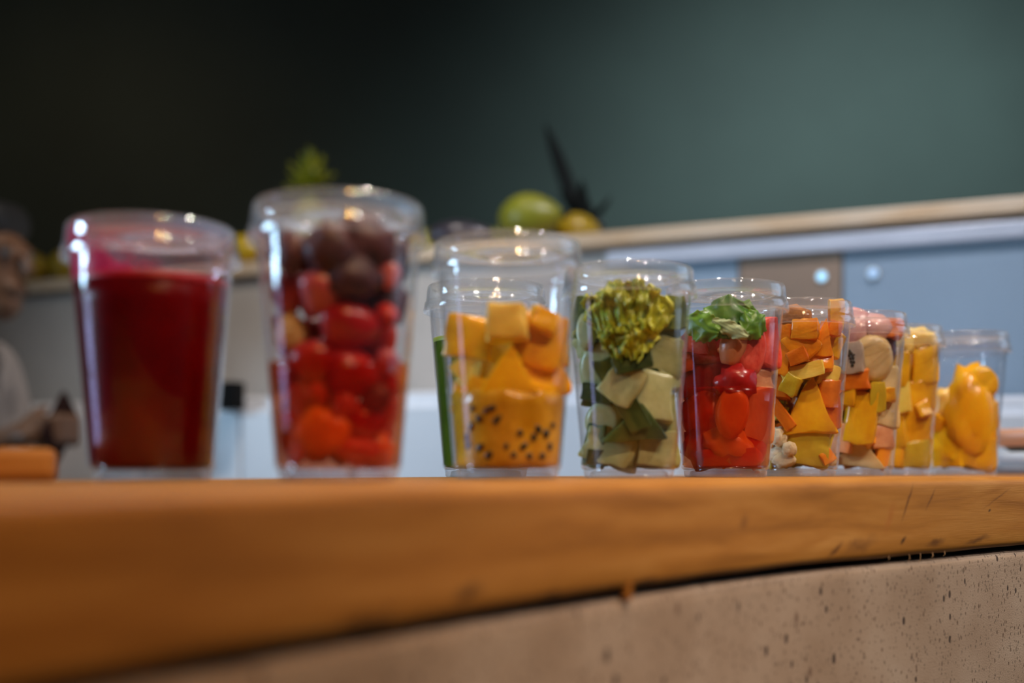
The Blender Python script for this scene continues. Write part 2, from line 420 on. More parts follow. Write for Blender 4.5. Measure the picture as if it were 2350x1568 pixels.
window('window_1', X0 - .02, 0.40, 1.10, 0.25, 2.33, 'tall window letting in blue daylight from the left')
window('window_2', X1 + .02, 0.9, 2.9, 1.15, 2.75, 'wide window letting in cool daylight from the right')

M['lamp_body'] = simple('white_lamp_metal', (0.7, 0.7, 0.7), rough=0.4)
M['lamp_glow'] = emit('lamp_glow', (1, 0.90, 0.78), 80)
PLACES = ['aimed at the left end of the wooden worktop', 'above the middle of the wooden worktop', 'above the far right end of the worktop', 'behind the camera to the right',
          'in front of the white cabinets', 'in front of the back bar', 'above the right end of the wooden ledge', 'between the cups and the back bar', 'near the dark back wall at the left']
for i, ((lx, ly), aim, wt, lc, cone) in enumerate(LAMPS):
    e = empty('ceiling_spotlight', (lx, ly, LAMP_Z)); tag(e, 'white ceiling spotlight ' + PLACES[i], 'ceiling lamp', 'ceiling spotlights')
    dirv = (Vector(aim) - Vector((lx, ly, LAMP_Z))).normalized()
    rq = dirv.to_track_quat('-Z', 'Y').to_euler()
    link('housing', lathe_mesh('housing', [(0.0, .10), (0.035, .10), (0.05, .02), (0.05, -.012), (0.046, -.012), (0.044, .0), (0.0, .0)], 24), M['lamp_body'], e, None, rq)
    link('rod', tube_mesh('rod', [tuple(-dirv * .05), (0, 0, .14), (0, 0, ZC - LAMP_Z)], .006, 8), M['lamp_body'], e)
    link('diffuser', lathe_mesh('diffuser', [(0.0, -.004), (0.043, -.004), (0.043, -.001), (0, -.001)], 24), M['lamp_glow'], e, None, rq)
    d = bpy.data.lights.new('spotlight_beam', 'SPOT'); d.shadow_soft_size = 0.04; d.energy = wt; d.color = lc
    d.spot_size = math.radians(cone); d.spot_blend = 0.9
    lo = bpy.data.objects.new('spotlight_beam', d); COL.objects.link(lo); lo.parent = e; lo.location = dirv * .06; lo.rotation_euler = rq

# ------------------------------------------------------------------ the counter (front edge measured on the ground plan)
EDGE = [(-0.62, -0.30), (-0.42, -0.02), (-0.2578, 0.2), (-0.1257, 0.373), (-0.0935, 0.423), (0.005, 0.557), (0.0867, 0.655), (0.1666, 0.753), (0.24, 0.82), (0.312, 0.8775), (0.4456, 0.986), (0.62, 1.125), (0.95, 1.39), (1.25, 1.63)]
def smooth_path(P, n=8):
    out = []
    P = [Vector(p) for p in P]
    for i in range(len(P) - 1):
        p0 = P[max(i - 1, 0)]; p1 = P[i]; p2 = P[i + 1]; p3 = P[min(i + 2, len(P) - 1)]
        for k in range(n):
            t = k / n
            out.append(0.5 * ((2 * p1) + (p2 - p0) * t + (2 * p0 - 5 * p1 + 4 * p2 - p3) * t * t + (3 * p1 - p0 - 3 * p2 + p3) * t ** 3))
    out.append(P[-1]); return out
PATH = smooth_path(EDGE)
for _ in range(30):
    PATH = [PATH[0]] + [(PATH[i - 1] + PATH[i] * 2 + PATH[i + 1]) / 4 for i in range(1, len(PATH) - 1)] + [PATH[-1]]
ARC = [0.0]
for a, b in zip(PATH, PATH[1:]): ARC.append(ARC[-1] + (b - a).length)
NRM = []
for i in range(len(PATH)):
    t = (PATH[min(i + 1, len(PATH) - 1)] - PATH[max(i - 1, 0)]).normalized()
    NRM.append(Vector((-t.y, t.x)))          # points away from the customer side
def arc_at(x):
    for i in range(len(PATH) - 1):
        if PATH[i].x <= x <= PATH[i + 1].x:
            k = (x - PATH[i].x) / (PATH[i + 1].x - PATH[i].x); return ARC[i] + k * (ARC[i + 1] - ARC[i]), i
    return ARC[-1], len(PATH) - 2
def sweep(name, prof, wob=None):
    """prof: closed outline [(back offset, z)]; UV = (arc length, outline length) in metres"""
    bm = bmesh.new(); uvl = bm.loops.layers.uv.new('UVMap')
    L = [0.0]
    m = len(prof)
    for k in range(m):
        a, b = prof[k], prof[(k + 1) % m]; L.append(L[-1] + math.hypot(b[0] - a[0], b[1] - a[1]))
    rings = []
    for i, p in enumerate(PATH):
        ring = []
        for k, (d, z) in enumerate(prof):
            if wob: d, z = wob(ARC[i], d, z)
            q = p + NRM[i] * d
            ring.append(bm.verts.new((q.x, q.y, z)))
        rings.append(ring)
    for i in range(len(PATH) - 1):
        for k in range(m):
            k2 = (k + 1) % m
            f = bm.faces.new((rings[i][k], rings[i + 1][k], rings[i + 1][k2], rings[i][k2]))
            f.smooth = True
            for lp, uv in zip(f.loops, ((ARC[i], L[k]), (ARC[i + 1], L[k]), (ARC[i + 1], L[k + 1]), (ARC[i], L[k + 1]))):
                lp[uvl].uv = uv
    bm.faces.new(rings[0]); bm.faces.new(list(reversed(rings[-1])))
    bmesh.ops.recalc_face_normals(bm, faces=bm.faces)
    return mesh_bm(name, bm)
T = 0.060; W = 0.325
def arcs(cx, cz, r, a0, a1, n=6):
    return [(cx + r * math.cos(math.radians(a0 + (a1 - a0) * i / n)), cz + r * math.sin(math.radians(a0 + (a1 - a0) * i / n))) for i in range(n + 1)]
# outline starts at the lower front corner and runs up the front face: v of the UV = height above the lower edge
prof = [(0.006, TOP - T)] + arcs(0.005, TOP - T + .005, .005, 260, 180, 3) + [(0, TOP - T + .015), (0, TOP - .03), (0, TOP - .012)] + arcs(0.007, TOP - .007, .007, 180, 90, 6) + [(0.05, TOP), (W - .004, TOP), (W, TOP - .004), (W, TOP - T)]
def wob(s, d, z):
    n = mnoise.noise(Vector((s * 9, z * 20, 3.3))) * 0.0012
    if d < 0.004: d += n
    if z < TOP - T + .002 and d < .02: z += mnoise.noise(Vector((s * 14, 1.7, 0))) * 0.0012
    return d, z
def mk(x, v, ang, L, Wd, st, c): return (arc_at(x)[0], v, ang, L, Wd, st, c)
dk = (0.05, 0.022, 0.008); dk2 = (0.14, 0.055, 0.012); org = (0.36, 0.125, 0.02)
marks = [mk(0.305, .045, 1.05, .020, .0016, 1.6, dk2), mk(0.330, .047, 0.85, .014, .0013, 1.5, dk2), mk(0.287, .034, 1.25, .016, .006, .9, org),
         mk(0.232, .013, .55, .013, .0026, 1.6, dk2), mk(0.255, .014, .2, .028, .006, .8, dk2), mk(0.335, .013, .1, .018, .0035, 1.2, dk2), mk(0.300, .016, .6, .006, .0025, 1.5, dk),
         mk(0.385, .012, .15, .025, .003, 1.2, dk2), mk(0.075, .006, .1, .018, .004, 1.2, dk), mk(0.02, .006, 0, .012, .003, 1.0, dk), mk(-0.06, .008, .1, .022, .006, 1.0, dk),
         mk(-0.02, .014, .1, .014, .004, 1.0, dk), mk(0.15, .036, .6, .008, .004, .8, dk2), mk(0.40, .036, .3, .003, .0015, 1.5, dk), mk(0.41, .046, .35, .03, .0012, .8, dk2)]
M['plank'] = wood('pine_worktop', (0.25, 0.098, 0.011), (0.38, 0.160, 0.024), (0.47, 0.225, 0.050), marks)
plank = link('wooden_worktop', sweep('wooden_worktop', prof, wob), M['plank'])
tag(plank, 'thick orange pine worktop carrying the row of fruit cups', 'worktop')
# splinters and a glue drip under the plank edge, as parts of the worktop
M['fibre'] = simple('wood_fibre', (0.40, 0.24, 0.12), rough=0.7)
M['glue'] = simple('amber_glue', (0.42, 0.17, 0.03), rough=0.35)
rs = random.Random(4)
for x, ln in ((.318, .006), (.322, .008), (.334, .005), (.345, .005), (.356, .004), (.29, .004)):
    i = arc_at(x)[1]; p = PATH[i]; t = (PATH[i + 1] - p).normalized(); q = p + NRM[i] * .0015
    z = TOP - T + .001; s = rs.uniform(-.5, .8)
    pts = [(q.x, q.y, z), (q.x + t.x * ln * s * .5 - NRM[i].x * .0008, q.y + t.y * ln * s * .5 - NRM[i].y * .0008, z - ln * .55), (q.x + t.x * ln * s * 1.2, q.y + t.y * ln * s * 1.2, z - ln)]
    link('splinter', tube_mesh('splinter', pts, [.0003, .00025, .0001], 5), M['fibre'], plank)
i = arc_at(.068)[1]; q = PATH[i] + NRM[i] * .003
link('glue_drip', tube_mesh('glue_drip', [(q.x, q.y, TOP - T + .003), (q.x, q.y, TOP - T - .002), (q.x, q.y, TOP - T - .0055), (q.x, q.y, TOP - T - .007)], [.0035, .003, .0026, .0008], 10), M['glue'], plank)['label'] = 'amber glue drip under the plank'
# concrete base below a dark shadow gap
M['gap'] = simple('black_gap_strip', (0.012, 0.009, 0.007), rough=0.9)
base = empty('concrete_counter', (0, 0, 0)); tag(base, 'speckled grey-pink concrete counter below the wooden worktop', 'counter')
zc = TOP - T - .0045
cprof = [(0.009, 0.0), (0.004, .02), (0.004, zc - .012)] + arcs(0.010, zc - .006, .006, 180, 90, 4) + [(W - .02, zc), (W - .02, 0.0)]
def wob2(s, d, z):
    if d < .02 and z > .03:
        d += mnoise.noise(Vector((s * 7, z * 7, 8.1))) * 0.0016
    if z > zc - .013 and d < .05: z += mnoise.noise(Vector((s * 22, 5.0, 0))) * 0.0012
    return d, z
link('concrete_body', sweep('concrete_body', cprof, wob2), M['concrete'], base)
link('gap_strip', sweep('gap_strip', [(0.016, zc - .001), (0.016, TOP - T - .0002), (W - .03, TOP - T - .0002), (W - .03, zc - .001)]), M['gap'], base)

# ------------------------------------------------------------------ cups
RS = 1.045
def cup_profile(sz):
    outer = [(.0334, .0062), (.0346, .0072), (.0352, .0090), (.0354, .0118)]
    for k in range(1, 9):
        z = .0118 + (.136 - .0118) * k / 8; outer.append((.0354 + (.0457 - .0354) * k / 8, z))
        if k == 3: outer += [(.0352 + .0105 * 3 / 8 + .00035, z + .0012), (.0352 + .0105 * 3 / 8 + .0003, z + .0022)]
    outer += [(.0472, .1366), (.0480, .1380), (.0477, .1395), (.0464, .1400), (.0452, .1392)]
    inner = [(.0450, .1370), (.0344, .0100), (.0334, .0062)]
    return [(r * RS, z * sz) for r, z in outer + inner]
def base_profile(sz):
    o = [(0.0, .0055), (.0255, .0055), (.0280, .0045), (.0288, .0012), (.0296, .0002), (.0316, .0002), (.0326, .0012), (.0331, .0050), (.0334, .0062), (.0330, .0068), (.026, .0066), (0, .0066)]
    return [(r * RS, z * sz) for r, z in o]
def lid_profile(sz):
    o = [(.0488, .1330), (.0502, .1332), (.0504, .1350), (.0499, .1372), (.0497, .1400), (.0488, .1414), (.0484, .1420), (.0481, .1445), (.0475, .1508), (.0470, .1532), (.0462, .1546), (.0450, .1549), (.0440, .1540),
         (.0434, .1515), (.0429, .1490), (.0415, .1478), (.0395, .1478), (.0390, .1483), (.0370, .1483), (.0365, .1478), (.012, .1476), (.0115, .1482), (.0, .1482)]
    t = .0005
    i = [(r - t if r > .0445 else r, z - t if r <= .0475 and z > .146 else z) for r, z in o]
    i = [(max(r - t, 0) if k < 11 else r, z) for k, (r, z) in enumerate(i)]
    return [(max(r, 0) * RS, z * sz) for r, z in o + list(reversed(i))]
def rin(z, sz=1.035):
    return RS * (.0344 + (z / sz - .0100) * (.0450 - .0344) / (.1370 - .0100)) - .0004
# number: (x, y, height scale, label)
CUPS = {
 1: (-0.2174, 0.685, 0.983, 'clear lidded cup filled with dark red beet juice, leftmost in the row'),
 2: (-0.1013, 0.662, 1.035, 'largest-looking clear lidded cup, with berries and a maroon scoop on top'),
 3: (-0.003, 0.7695, 1.035, 'clear lidded cup with yellow mango chunks over seedy passion fruit pulp'),
 4: (0.0899, 0.8725, 1.035, 'clear lidded cup of pale melon pieces with a frilly lettuce leaf on top'),
 5: (0.1795, 0.954, 1.035, 'clear lidded cup of red watermelon topped with green mint leaves'),
 6: (0.266, 1.056, 1.035, 'clear lidded cup of orange papaya cubes, in sharp focus'),
 7: (0.344, 1.135, 1.035, 'clear lidded cup with purple onion petals above pale fruit pieces'),
 8: (0.4186, 1.238, 1.035, 'narrow-looking clear lidded cup of yellow mango, second from the right end'),
 9: (0.5135, 1.2925, 1.035, 'half-full clear lidded cup with bright orange pieces, rightmost in the row'),
 10: (-0.022, 0.954, 1.035, 'clear lidded cup of green juice standing behind the mango cup'),
}
body_mesh, lid_mesh, base_mesh = {}, {}, {}
def cup(k):
    x, y, sz, label = CUPS[k]
    yaw = -math.atan2(x, y)
    e = empty('plastic_cup', (x, y, TOP), yaw); tag(e, label, 'cup', 'lidded fruit cups on the worktop')
    if sz not in body_mesh:
        body_mesh[sz] = lathe_mesh('cup_body', cup_profile(sz), 80); lid_mesh[sz] = lathe_mesh('cup_lid', lid_profile(sz), 80); base_mesh[sz] = lathe_mesh('cup_base', base_profile(sz), 64)
    link('cup_body', body_mesh[sz], M['plastic'], e); link('lid', lid_mesh[sz], M['lidplastic'], e); link('base', base_mesh[sz], M['baseplastic'], e)
    return e
for k in CUPS: cup(k)

def liquid(k, name, level, mat, foam, label, cat):
    x, y, sz, _ = CUPS[k]
    pr = [(0.0, .0070 * sz), (.026 * RS, .0070 * sz), (.0325 * RS, .0080 * sz), (rin(.0105 * sz, sz), .0105 * sz)]
    for i in range(1, 9):
        z = .0105 * sz + (level - .0105 * sz) * i / 8; pr.append((rin(z, sz), z))
    pr.append((0.0, level))
    o = link(name, lathe_mesh(name, pr, 64), mat, None, (x, y, TOP), (0, 0, -math.atan2(x, y)))
    tag(o, label, cat)
    fr = [(rin(level, sz), level + .0001), (rin(level + .0035, sz), level + .0035), (rin(level, sz) - .006, level + .0028), (0.0, level + .0022), (0, level + .0001)]
    link('foam', lathe_mesh('foam', fr, 64), foam, o)
    return o
juice = liquid(1, 'beet_juice', .1165, M['beet'], M['beetfoam'], 'dark red beet juice inside the leftmost cup', 'juice')
fl = [(rin(z, .983) + .0001, z) for z in (.1205, .124, .128, .132, .1340)]
fl += [(.0467, .1375), (.0480, .1405), (.0484, .144), (.0478, .1495)]
link('juice_film', lathe_mesh('juice_film', fl, 64), M['film'], juice)['label'] = 'pink splash film on the cup wall'
liquid(10, 'green_juice', .1125, M['greenjuice'], M['greenfoam'], 'dark green juice in the cup behind the mango cup', 'juice')

def clear_liquid(k, name, level, label):
    x, y, sz, _ = CUPS[k]
    pr = [(0.0, .0070 * sz), (.026 * RS, .0070 * sz), (.0325 * RS, .0080 * sz), (rin(.0105 * sz, sz) + .0003, .0105 * sz)]
    for i in range(1, 9):
        z = .0105 * sz + (level - .0105 * sz) * i / 8; pr.append((rin(z, sz) + .0003, z))
    pr.append((0.0, level))
    tag(link(name, lathe_mesh(name, pr, 64), M['redjuice'], None, (x, y, TOP), (0, 0, -math.atan2(x, y))), label, 'juice')
clear_liquid(5, 'watermelon_juice', .0735, 'clear red juice around the lower pieces in the watermelon cup')
clear_liquid(2, 'berry_juice', .068, 'clear red juice around the lower pieces in the berry cup')

# ------------------------------------------------------------------ cut fruit
SR = random.Random(11)
def roughen(bm, r, amp):
    bmesh.ops.triangulate(bm, faces=[f for f in bm.faces if len(f.verts) > 4])
    bmesh.ops.subdivide_edges(bm, edges=[e for e in bm.edges if e.calc_length() > .3], cuts=3, use_grid_fill=True)
    off = Vector((r.uniform(0, 60), r.uniform(0, 60), r.uniform(0, 60)))
    tw = r.uniform(-.25, .25); bend = r.uniform(-.12, .12)
    for v in bm.verts:
        p = v.co.copy()
        v.co += Vector((mnoise.noise(p * 2.2 + off), mnoise.noise(p * 2.2 + off * 1.7), mnoise.noise(p * 2.2 + off * 2.3))) * amp * 1.5
        v.co += Vector((mnoise.noise(p * 6 + off), mnoise.noise(p * 6 - off), mnoise.noise(p * 6 + off * .3))) * amp * .45
        v.co.x += bend * (p.z * p.z * 4 - .5) * .5
        a = tw * p.z; v.co.x, v.co.y = v.co.x * math.cos(a) - v.co.y * math.sin(a), v.co.x * math.sin(a) + v.co.y * math.cos(a)
def unit_shape(kind, seed):
    r = random.Random(seed * 31 + hash_kind(kind)); bm = bmesh.new()
    if kind in ('chunk', 'slab'):
        bmesh.ops.create_cube(bm, size=1.0)
        j = .13 if kind == 'chunk' else .09
        for v in bm.verts: v.co += Vector((r.uniform(-j, j * .4) * (1 if v.co.x > 0 else -1), r.uniform(-j, j * .4) * (1 if v.co.y > 0 else -1), r.uniform(-j, j * .4) * (1 if v.co.z > 0 else -1)))
        bmesh.ops.bevel(bm, geom=list(bm.edges), offset=.085, segments=2, affect='EDGES', profile=.6)
        roughen(bm, r, .055 if kind == 'chunk' else .03)
    elif kind == 'wedge':
        ax = r.uniform(-.14, .14)
        tri = [(-.5, -.5 + r.uniform(0, .08)), (.5, -.46 + r.uniform(0, .1)), (ax, .5)]
        f = [bm.verts.new((x, -.5, z)) for x, z in tri]; b = [bm.verts.new((x * .9, .5, z * .9)) for x, z in tri]
        bm.faces.new(f); bm.faces.new(list(reversed(b)))
        for i in range(3): bm.faces.new((f[i], b[i], b[(i + 1) % 3], f[(i + 1) % 3]))
        bmesh.ops.recalc_face_normals(bm, faces=bm.faces)
        bmesh.ops.bevel(bm, geom=list(bm.edges), offset=.06, segments=2, affect='EDGES', profile=.6)
        roughen(bm, r, .04)
    elif kind in ('blob', 'oval', 'berry'):
        bmesh.ops.create_icosphere(bm, subdivisions=3, radius=.5)
        amp = {'blob': .10, 'oval': .03, 'berry': .04}[kind]; fr = {'blob': 5.5, 'oval': 2, 'berry': 3}[kind]
        off = Vector((r.uniform(0, 50), r.uniform(0, 50), r.uniform(0, 50)))
        for v in bm.verts:
            d = v.co.normalized(); q = d * (.5 + amp * mnoise.noise(d * fr * .5 + off) * 1.6)
            if kind == 'berry':                      # strawberry half: pointed at the bottom
                tz = (q.z + .5); q.x *= .55 + .5 * min(1, tz * 1.25); q.y *= .55 + .5 * min(1, tz * 1.25)
            v.co = q
        if kind == 'oval':
            for v in bm.verts: v.co.y = max(-.34, min(.34, v.co.y)) * 1.4
    elif kind == 'petal':
        n = 10
        vs = {}
        for a in range(n + 1):
            for b in range(n + 1):
                u = a / n * 2 - 1; t = b / n
                wd = .5 * math.sin(PI * min(1, .12 + t * .82)) ** .6
                x = u * wd; z = t - .5; yv = -.42 * (1 - u * u) * math.sin(PI * (.15 + t * .8)) + .25
                for s in (0, 1): vs[a, b, s] = bm.verts.new((x, yv + s * .16, z))
        for a in range(n):
            for b in range(n):
                bm.faces.new((vs[a, b, 0], vs[a + 1, b, 0], vs[a + 1, b + 1, 0], vs[a, b + 1, 0]))
                bm.faces.new((vs[a, b, 1], vs[a, b + 1, 1], vs[a + 1, b + 1, 1], vs[a + 1, b, 1]))
        for a in range(n):
            for b in (0, n):
                q = (vs[a, b, 0], vs[a + 1, b, 0], vs[a + 1, b, 1], vs[a, b, 1]); bm.faces.new(q)
                q = (vs[b, a, 0], vs[b, a + 1, 0], vs[b, a + 1, 1], vs[b, a, 1]); bm.faces.new(q)
        bmesh.ops.recalc_face_normals(bm, faces=bm.faces)
    me = mesh_bm(kind, bm)
    sm = kind in ('blob', 'oval', 'berry', 'petal')
    for p in me.polygons: p.use_smooth = sm
    if not sm:
        for p in me.polygons: p.use_smooth = True
        try:
            me.set_sharp_from_angle(angle=math.radians(50))
        except Exception: pass
    return me
def hash_kind(k): return sum(ord(c) * (i + 3) for i, c in enumerate(k))
SHAPES = {}
def shape(kind, mat, seed):
    key = (kind, mat, seed % 6)
    if key not in SHAPES:
        me = unit_shape(kind, seed % 6); me.materials.append(M[mat]); SHAPES[key] = me
    return SHAPES[key]
KIND = {  # material: (object name, words, category)
 'acai': ('acai_lump', 'dark maroon frozen lump', 'frozen fruit'), 'strawberry': ('strawberry_piece', 'red strawberry piece', 'strawberry'), 'pinkberry': ('strawberry_piece', 'pink strawberry piece', 'strawberry'),
 'banana': ('banana_piece', 'cream-coloured fruit piece', 'fruit piece'), 'papaya': ('papaya_cube', 'bright orange papaya cube', 'papaya'), 'papayadeep': ('papaya_cube', 'deep orange papaya piece', 'papaya'),
 'mango': ('mango_chunk', 'yellow mango chunk', 'mango'), 'mangopale': ('mango_chunk', 'pale yellow mango slice', 'mango'), 'mangogreen': ('mango_chunk', 'greenish yellow mango chunk', 'mango'),
 'pineapple': ('pineapple_piece', 'pale yellow pineapple piece', 'pineapple'), 'melon': ('melon_piece', 'pale green melon piece', 'melon'), 'leafgreen': ('leaf_bundle', 'folded green leaf', 'leaf'),
 'cucumberskin': ('cucumber_peel', 'dark green peel piece', 'cucumber'), 'watermelon': ('watermelon_chunk', 'pinkish red watermelon chunk', 'watermelon'), 'watermelondark': ('watermelon_chunk', 'dark red watermelon chunk', 'watermelon'),
 'watermelondeep': ('watermelon_chunk', 'pressed red watermelon chunk', 'watermelon'), 'apricot': ('apricot_piece', 'orange-red fruit piece', 'fruit piece'), 'peach': ('peach_piece', 'pale peach-coloured piece', 'peach'),
 'granola': ('granola_ball', 'brown granola clump', 'granola'), 'oat': ('oat_clump', 'whitish oat clump', 'oats'), 'onion': ('onion_petal', 'pink curved onion petal', 'onion'), 'onionskin': ('onion_petal', 'dark purple onion petal', 'onion'),
 'dragonfruit': ('dragonfruit_piece', 'greyish dragon fruit piece', 'dragon fruit'), 'orangeslice': ('orange_piece', 'bright orange fruit piece', 'fruit piece'), 'orangepale': ('orange_piece', 'pale orange fruit piece', 'fruit piece')}
CUPWORD = {2: 'the berry cup', 3: 'the passion fruit cup', 4: 'the lettuce cup', 5: 'the watermelon cup', 6: 'the papaya cup', 7: 'the onion-topped cup', 8: 'the narrow mango cup', 9: 'the rightmost cup'}
PIECES = {}
PIECES[2] = [
  (-5.2, 129.9, 31.1, 30.6, 'blob', 'acai', 20),
  (13.7, 135.8, 36.7, 33.3, 'blob', 'acai', 10),
  (29.0, 126.4, 25.4, 36.1, 'blob', 'acai', 20),
  (6.6, 114.6, 33.9, 27.8, 'blob', 'acai', 0),
  (24.2, 105.2, 33.9, 30.6, 'blob', 'acai', 0),
  (-9.9, 106.4, 28.2, 27.8, 'berry', 'pinkberry', 10),
  (-28.7, 107.5, 22.6, 27.8, 'berry', 'pinkberry', 0),
  (-25.7, 128.7, 19.8, 25.0, 'blob', 'acai', 0),
  (-27.5, 85.2, 19.8, 22.2, 'blob', 'banana', 0),
  (4.2, 87.5, 39.5, 30.6, 'berry', 'strawberry', 20),
  (26.6, 84.0, 31.1, 30.6, 'berry', 'strawberry', -20),
  (38.4, 60.5, 16.9, 22.2, 'blob', 'banana', 0),
  (-14.6, 67.5, 31.1, 27.8, 'berry', 'strawberry', 0),
  (5.4, 60.5, 36.7, 33.3, 'berry', 'strawberry', 30),
  (25.4, 53.4, 28.2, 30.6, 'berry', 'strawberry', 0),
  (-20.5, 46.3, 25.4, 25.0, 'berry', 'pinkberry', 0),
  (34.8, 39.3, 16.9, 27.8, 'berry', 'pinkberry', 0),
  (-8.7, 27.5, 33.9, 30.6, 'blob', 'papaya', 0),
  (13.7, 32.2, 31.1, 30.6, 'berry', 'strawberry', 0),
  (29.0, 18.1, 25.4, 22.2, 'blob', 'papaya', 20),
  (-25.2, 22.8, 19.8, 30.6, 'berry', 'pinkberry', 0),
  (10.1, 14.6, 31.1, 16.7, 'berry', 'strawberry', 0),
]
PIECES[3] = [
  (-24.9, 94.7, 36.6, 32.7, 'chunk', 'mango', 10),
  (0.0, 101.7, 29.9, 26.1, 'chunk', 'mangopale', 0),
  (18.0, 93.3, 43.2, 39.2, 'chunk', 'mango', 15),
  (24.9, 105.3, 19.9, 16.3, 'chunk', 'mango', 20),
  (-29.1, 56.0, 16.6, 29.4, 'chunk', 'mango', 0),
  (-13.8, 54.6, 29.9, 22.9, 'chunk', 'mango', 15),
  (33.2, 92.0, 19.9, 35.9, 'chunk', 'mango', 0),
  (-16.6, 79.5, 49.8, 26.1, 'slab', 'mangopale', -32),
  (-26.3, 64.3, 19.9, 35.9, 'chunk', 'mangopale', 15),
  (0.0, 71.2, 39.9, 35.9, 'wedge', 'mango', 0),
  (23.5, 67.0, 36.6, 29.4, 'chunk', 'mango', -15),
  (11.1, 56.0, 43.2, 22.9, 'chunk', 'mango', 15),
]
PIECES[4] = [
  (-28.8, 121.5, 22.8, 37.4, 'chunk', 'leafgreen', 10),
  (-32.0, 112.0, 17.1, 29.9, 'oval', 'melon', 0),
  (-30.1, 85.1, 34.2, 44.8, 'oval', 'melon', 8),
  (-25.6, 43.9, 32.3, 33.6, 'oval', 'melon', 20),
  (13.9, 96.1, 49.4, 33.6, 'chunk', 'melon', 15),
  (-3.5, 70.8, 30.4, 31.7, 'chunk', 'melon', 35),
  (17.1, 61.3, 32.3, 44.8, 'chunk', 'melon', 0),
  (32.3, 94.5, 20.9, 59.8, 'slab', 'melon', 0),
  (32.3, 43.9, 22.8, 56.0, 'slab', 'melon', 0),
  (-12.0, 18.6, 43.7, 31.7, 'chunk', 'melon', 12),
  (22.8, 18.6, 34.2, 29.9, 'chunk', 'melon', 0),
  (-31.0, 21.7, 19.0, 33.6, 'chunk', 'leafgreen', 10),
  (-5.7, 62.9, 17.1, 63.5, 'slab', 'cucumberskin', -32),
  (-22.5, 64.5, 30.4, 14.9, 'slab', 'cucumberskin', 12),
  (3.8, 42.3, 51.3, 31.7, 'wedge', 'cucumberskin', 0),
  (22.8, 78.7, 34.2, 11.2, 'slab', 'cucumberskin', -8),
  (3.8, 86.6, 30.4, 14.9, 'slab', 'cucumberskin', -15),
  (32.3, 124.6, 20.9, 26.1, 'chunk', 'leafgreen', 0),
]
PIECES[5] = [
  (-22.3, 117.8, 35.5, 30.8, 'wedge', 'watermelon', 12),
  (-16.0, 101.5, 48.0, 37.0, 'oval', 'watermelon', -20),
  (7.3, 110.2, 21.7, 37.0, 'petal', 'peach', 12),
  (20.2, 105.0, 27.6, 45.2, 'oval', 'watermelon', 10),
  (33.4, 111.9, 23.0, 45.2, 'chunk', 'watermelon', 0),
  (-20.5, 80.6, 50.1, 28.8, 'chunk', 'watermelondark', 0),
  (24.7, 81.6, 29.2, 20.5, 'chunk', 'peach', -10),
  (9.0, 78.2, 33.4, 31.2, 'blob', 'watermelondark', 0),
  (-18.8, 52.8, 48.0, 45.2, 'blob', 'watermelondeep', 0),
  (5.6, 54.5, 27.6, 43.1, 'oval', 'apricot', 8),
  (25.8, 52.8, 27.1, 49.3, 'chunk', 'peach', 0),
  (-20.5, 23.2, 41.8, 39.0, 'blob', 'watermelondeep', 0),
  (1.4, 26.6, 45.9, 32.9, 'blob', 'apricot', 25),
  (23.0, 21.4, 37.6, 37.0, 'oval', 'watermelondeep', 0),
  (2.1, 11.0, 54.3, 16.4, 'chunk', 'watermelondeep', 0),
]
PIECES[6] = [
  (-5.8, 144.2, 37.2, 22.9, 'blob', 'granola', 0),
  (-12.8, 130.7, 23.2, 20.6, 'chunk', 'papaya', 15),
  (5.0, 132.6, 27.9, 20.6, 'chunk', 'papaya', 3),
  (4.6, 119.8, 32.5, 27.4, 'chunk', 'papaya', 40),
  (21.3, 125.6, 20.9, 38.8, 'wedge', 'papaya', 8),
  (31.8, 134.1, 13.9, 13.7, 'chunk', 'papaya', 10),
  (32.9, 121.8, 16.3, 27.4, 'chunk', 'mango', 20),
  (-12.4, 108.2, 18.6, 41.1, 'chunk', 'papaya', 8),
  (-0.8, 108.2, 20.9, 14.6, 'chunk', 'papayadeep', -20),
  (19.4, 105.5, 25.6, 21.9, 'chunk', 'papaya', -10),
  (5.8, 95.4, 39.5, 14.6, 'slab', 'mangopale', -14),
  (27.9, 92.7, 20.9, 20.6, 'slab', 'mangopale', 20),
  (-16.7, 83.0, 23.2, 27.4, 'chunk', 'papayadeep', 0),
  (-5.8, 83.0, 18.6, 20.6, 'chunk', 'mangogreen', 30),
  (25.2, 77.2, 22.3, 27.4, 'chunk', 'papayadeep', 10),
  (7.7, 63.7, 51.1, 61.7, 'wedge', 'mango', 0),
  (-14.3, 57.9, 11.2, 34.3, 'slab', 'papayadeep', -35),
  (29.0, 57.9, 20.9, 32.0, 'chunk', 'papayadeep', 0),
  (31.0, 36.5, 20.9, 41.1, 'chunk', 'mangogreen', 15),
  (13.6, 24.9, 48.8, 43.4, 'chunk', 'mangogreen', 10),
  (-16.3, 36.5, 16.3, 18.3, 'blob', 'oat', 0),
  (-18.2, 21.1, 20.9, 16.0, 'blob', 'oat', 0),
  (-7.0, 24.9, 13.9, 13.7, 'blob', 'oat', 0),
  (-11.6, 11.4, 20.9, 13.7, 'blob', 'oat', 0),
  (28.3, 12.5, 18.6, 16.0, 'blob', 'oat', 0),
  (34.1, 146.9, 16.3, 32.0, 'slab', 'mango', 0),
]
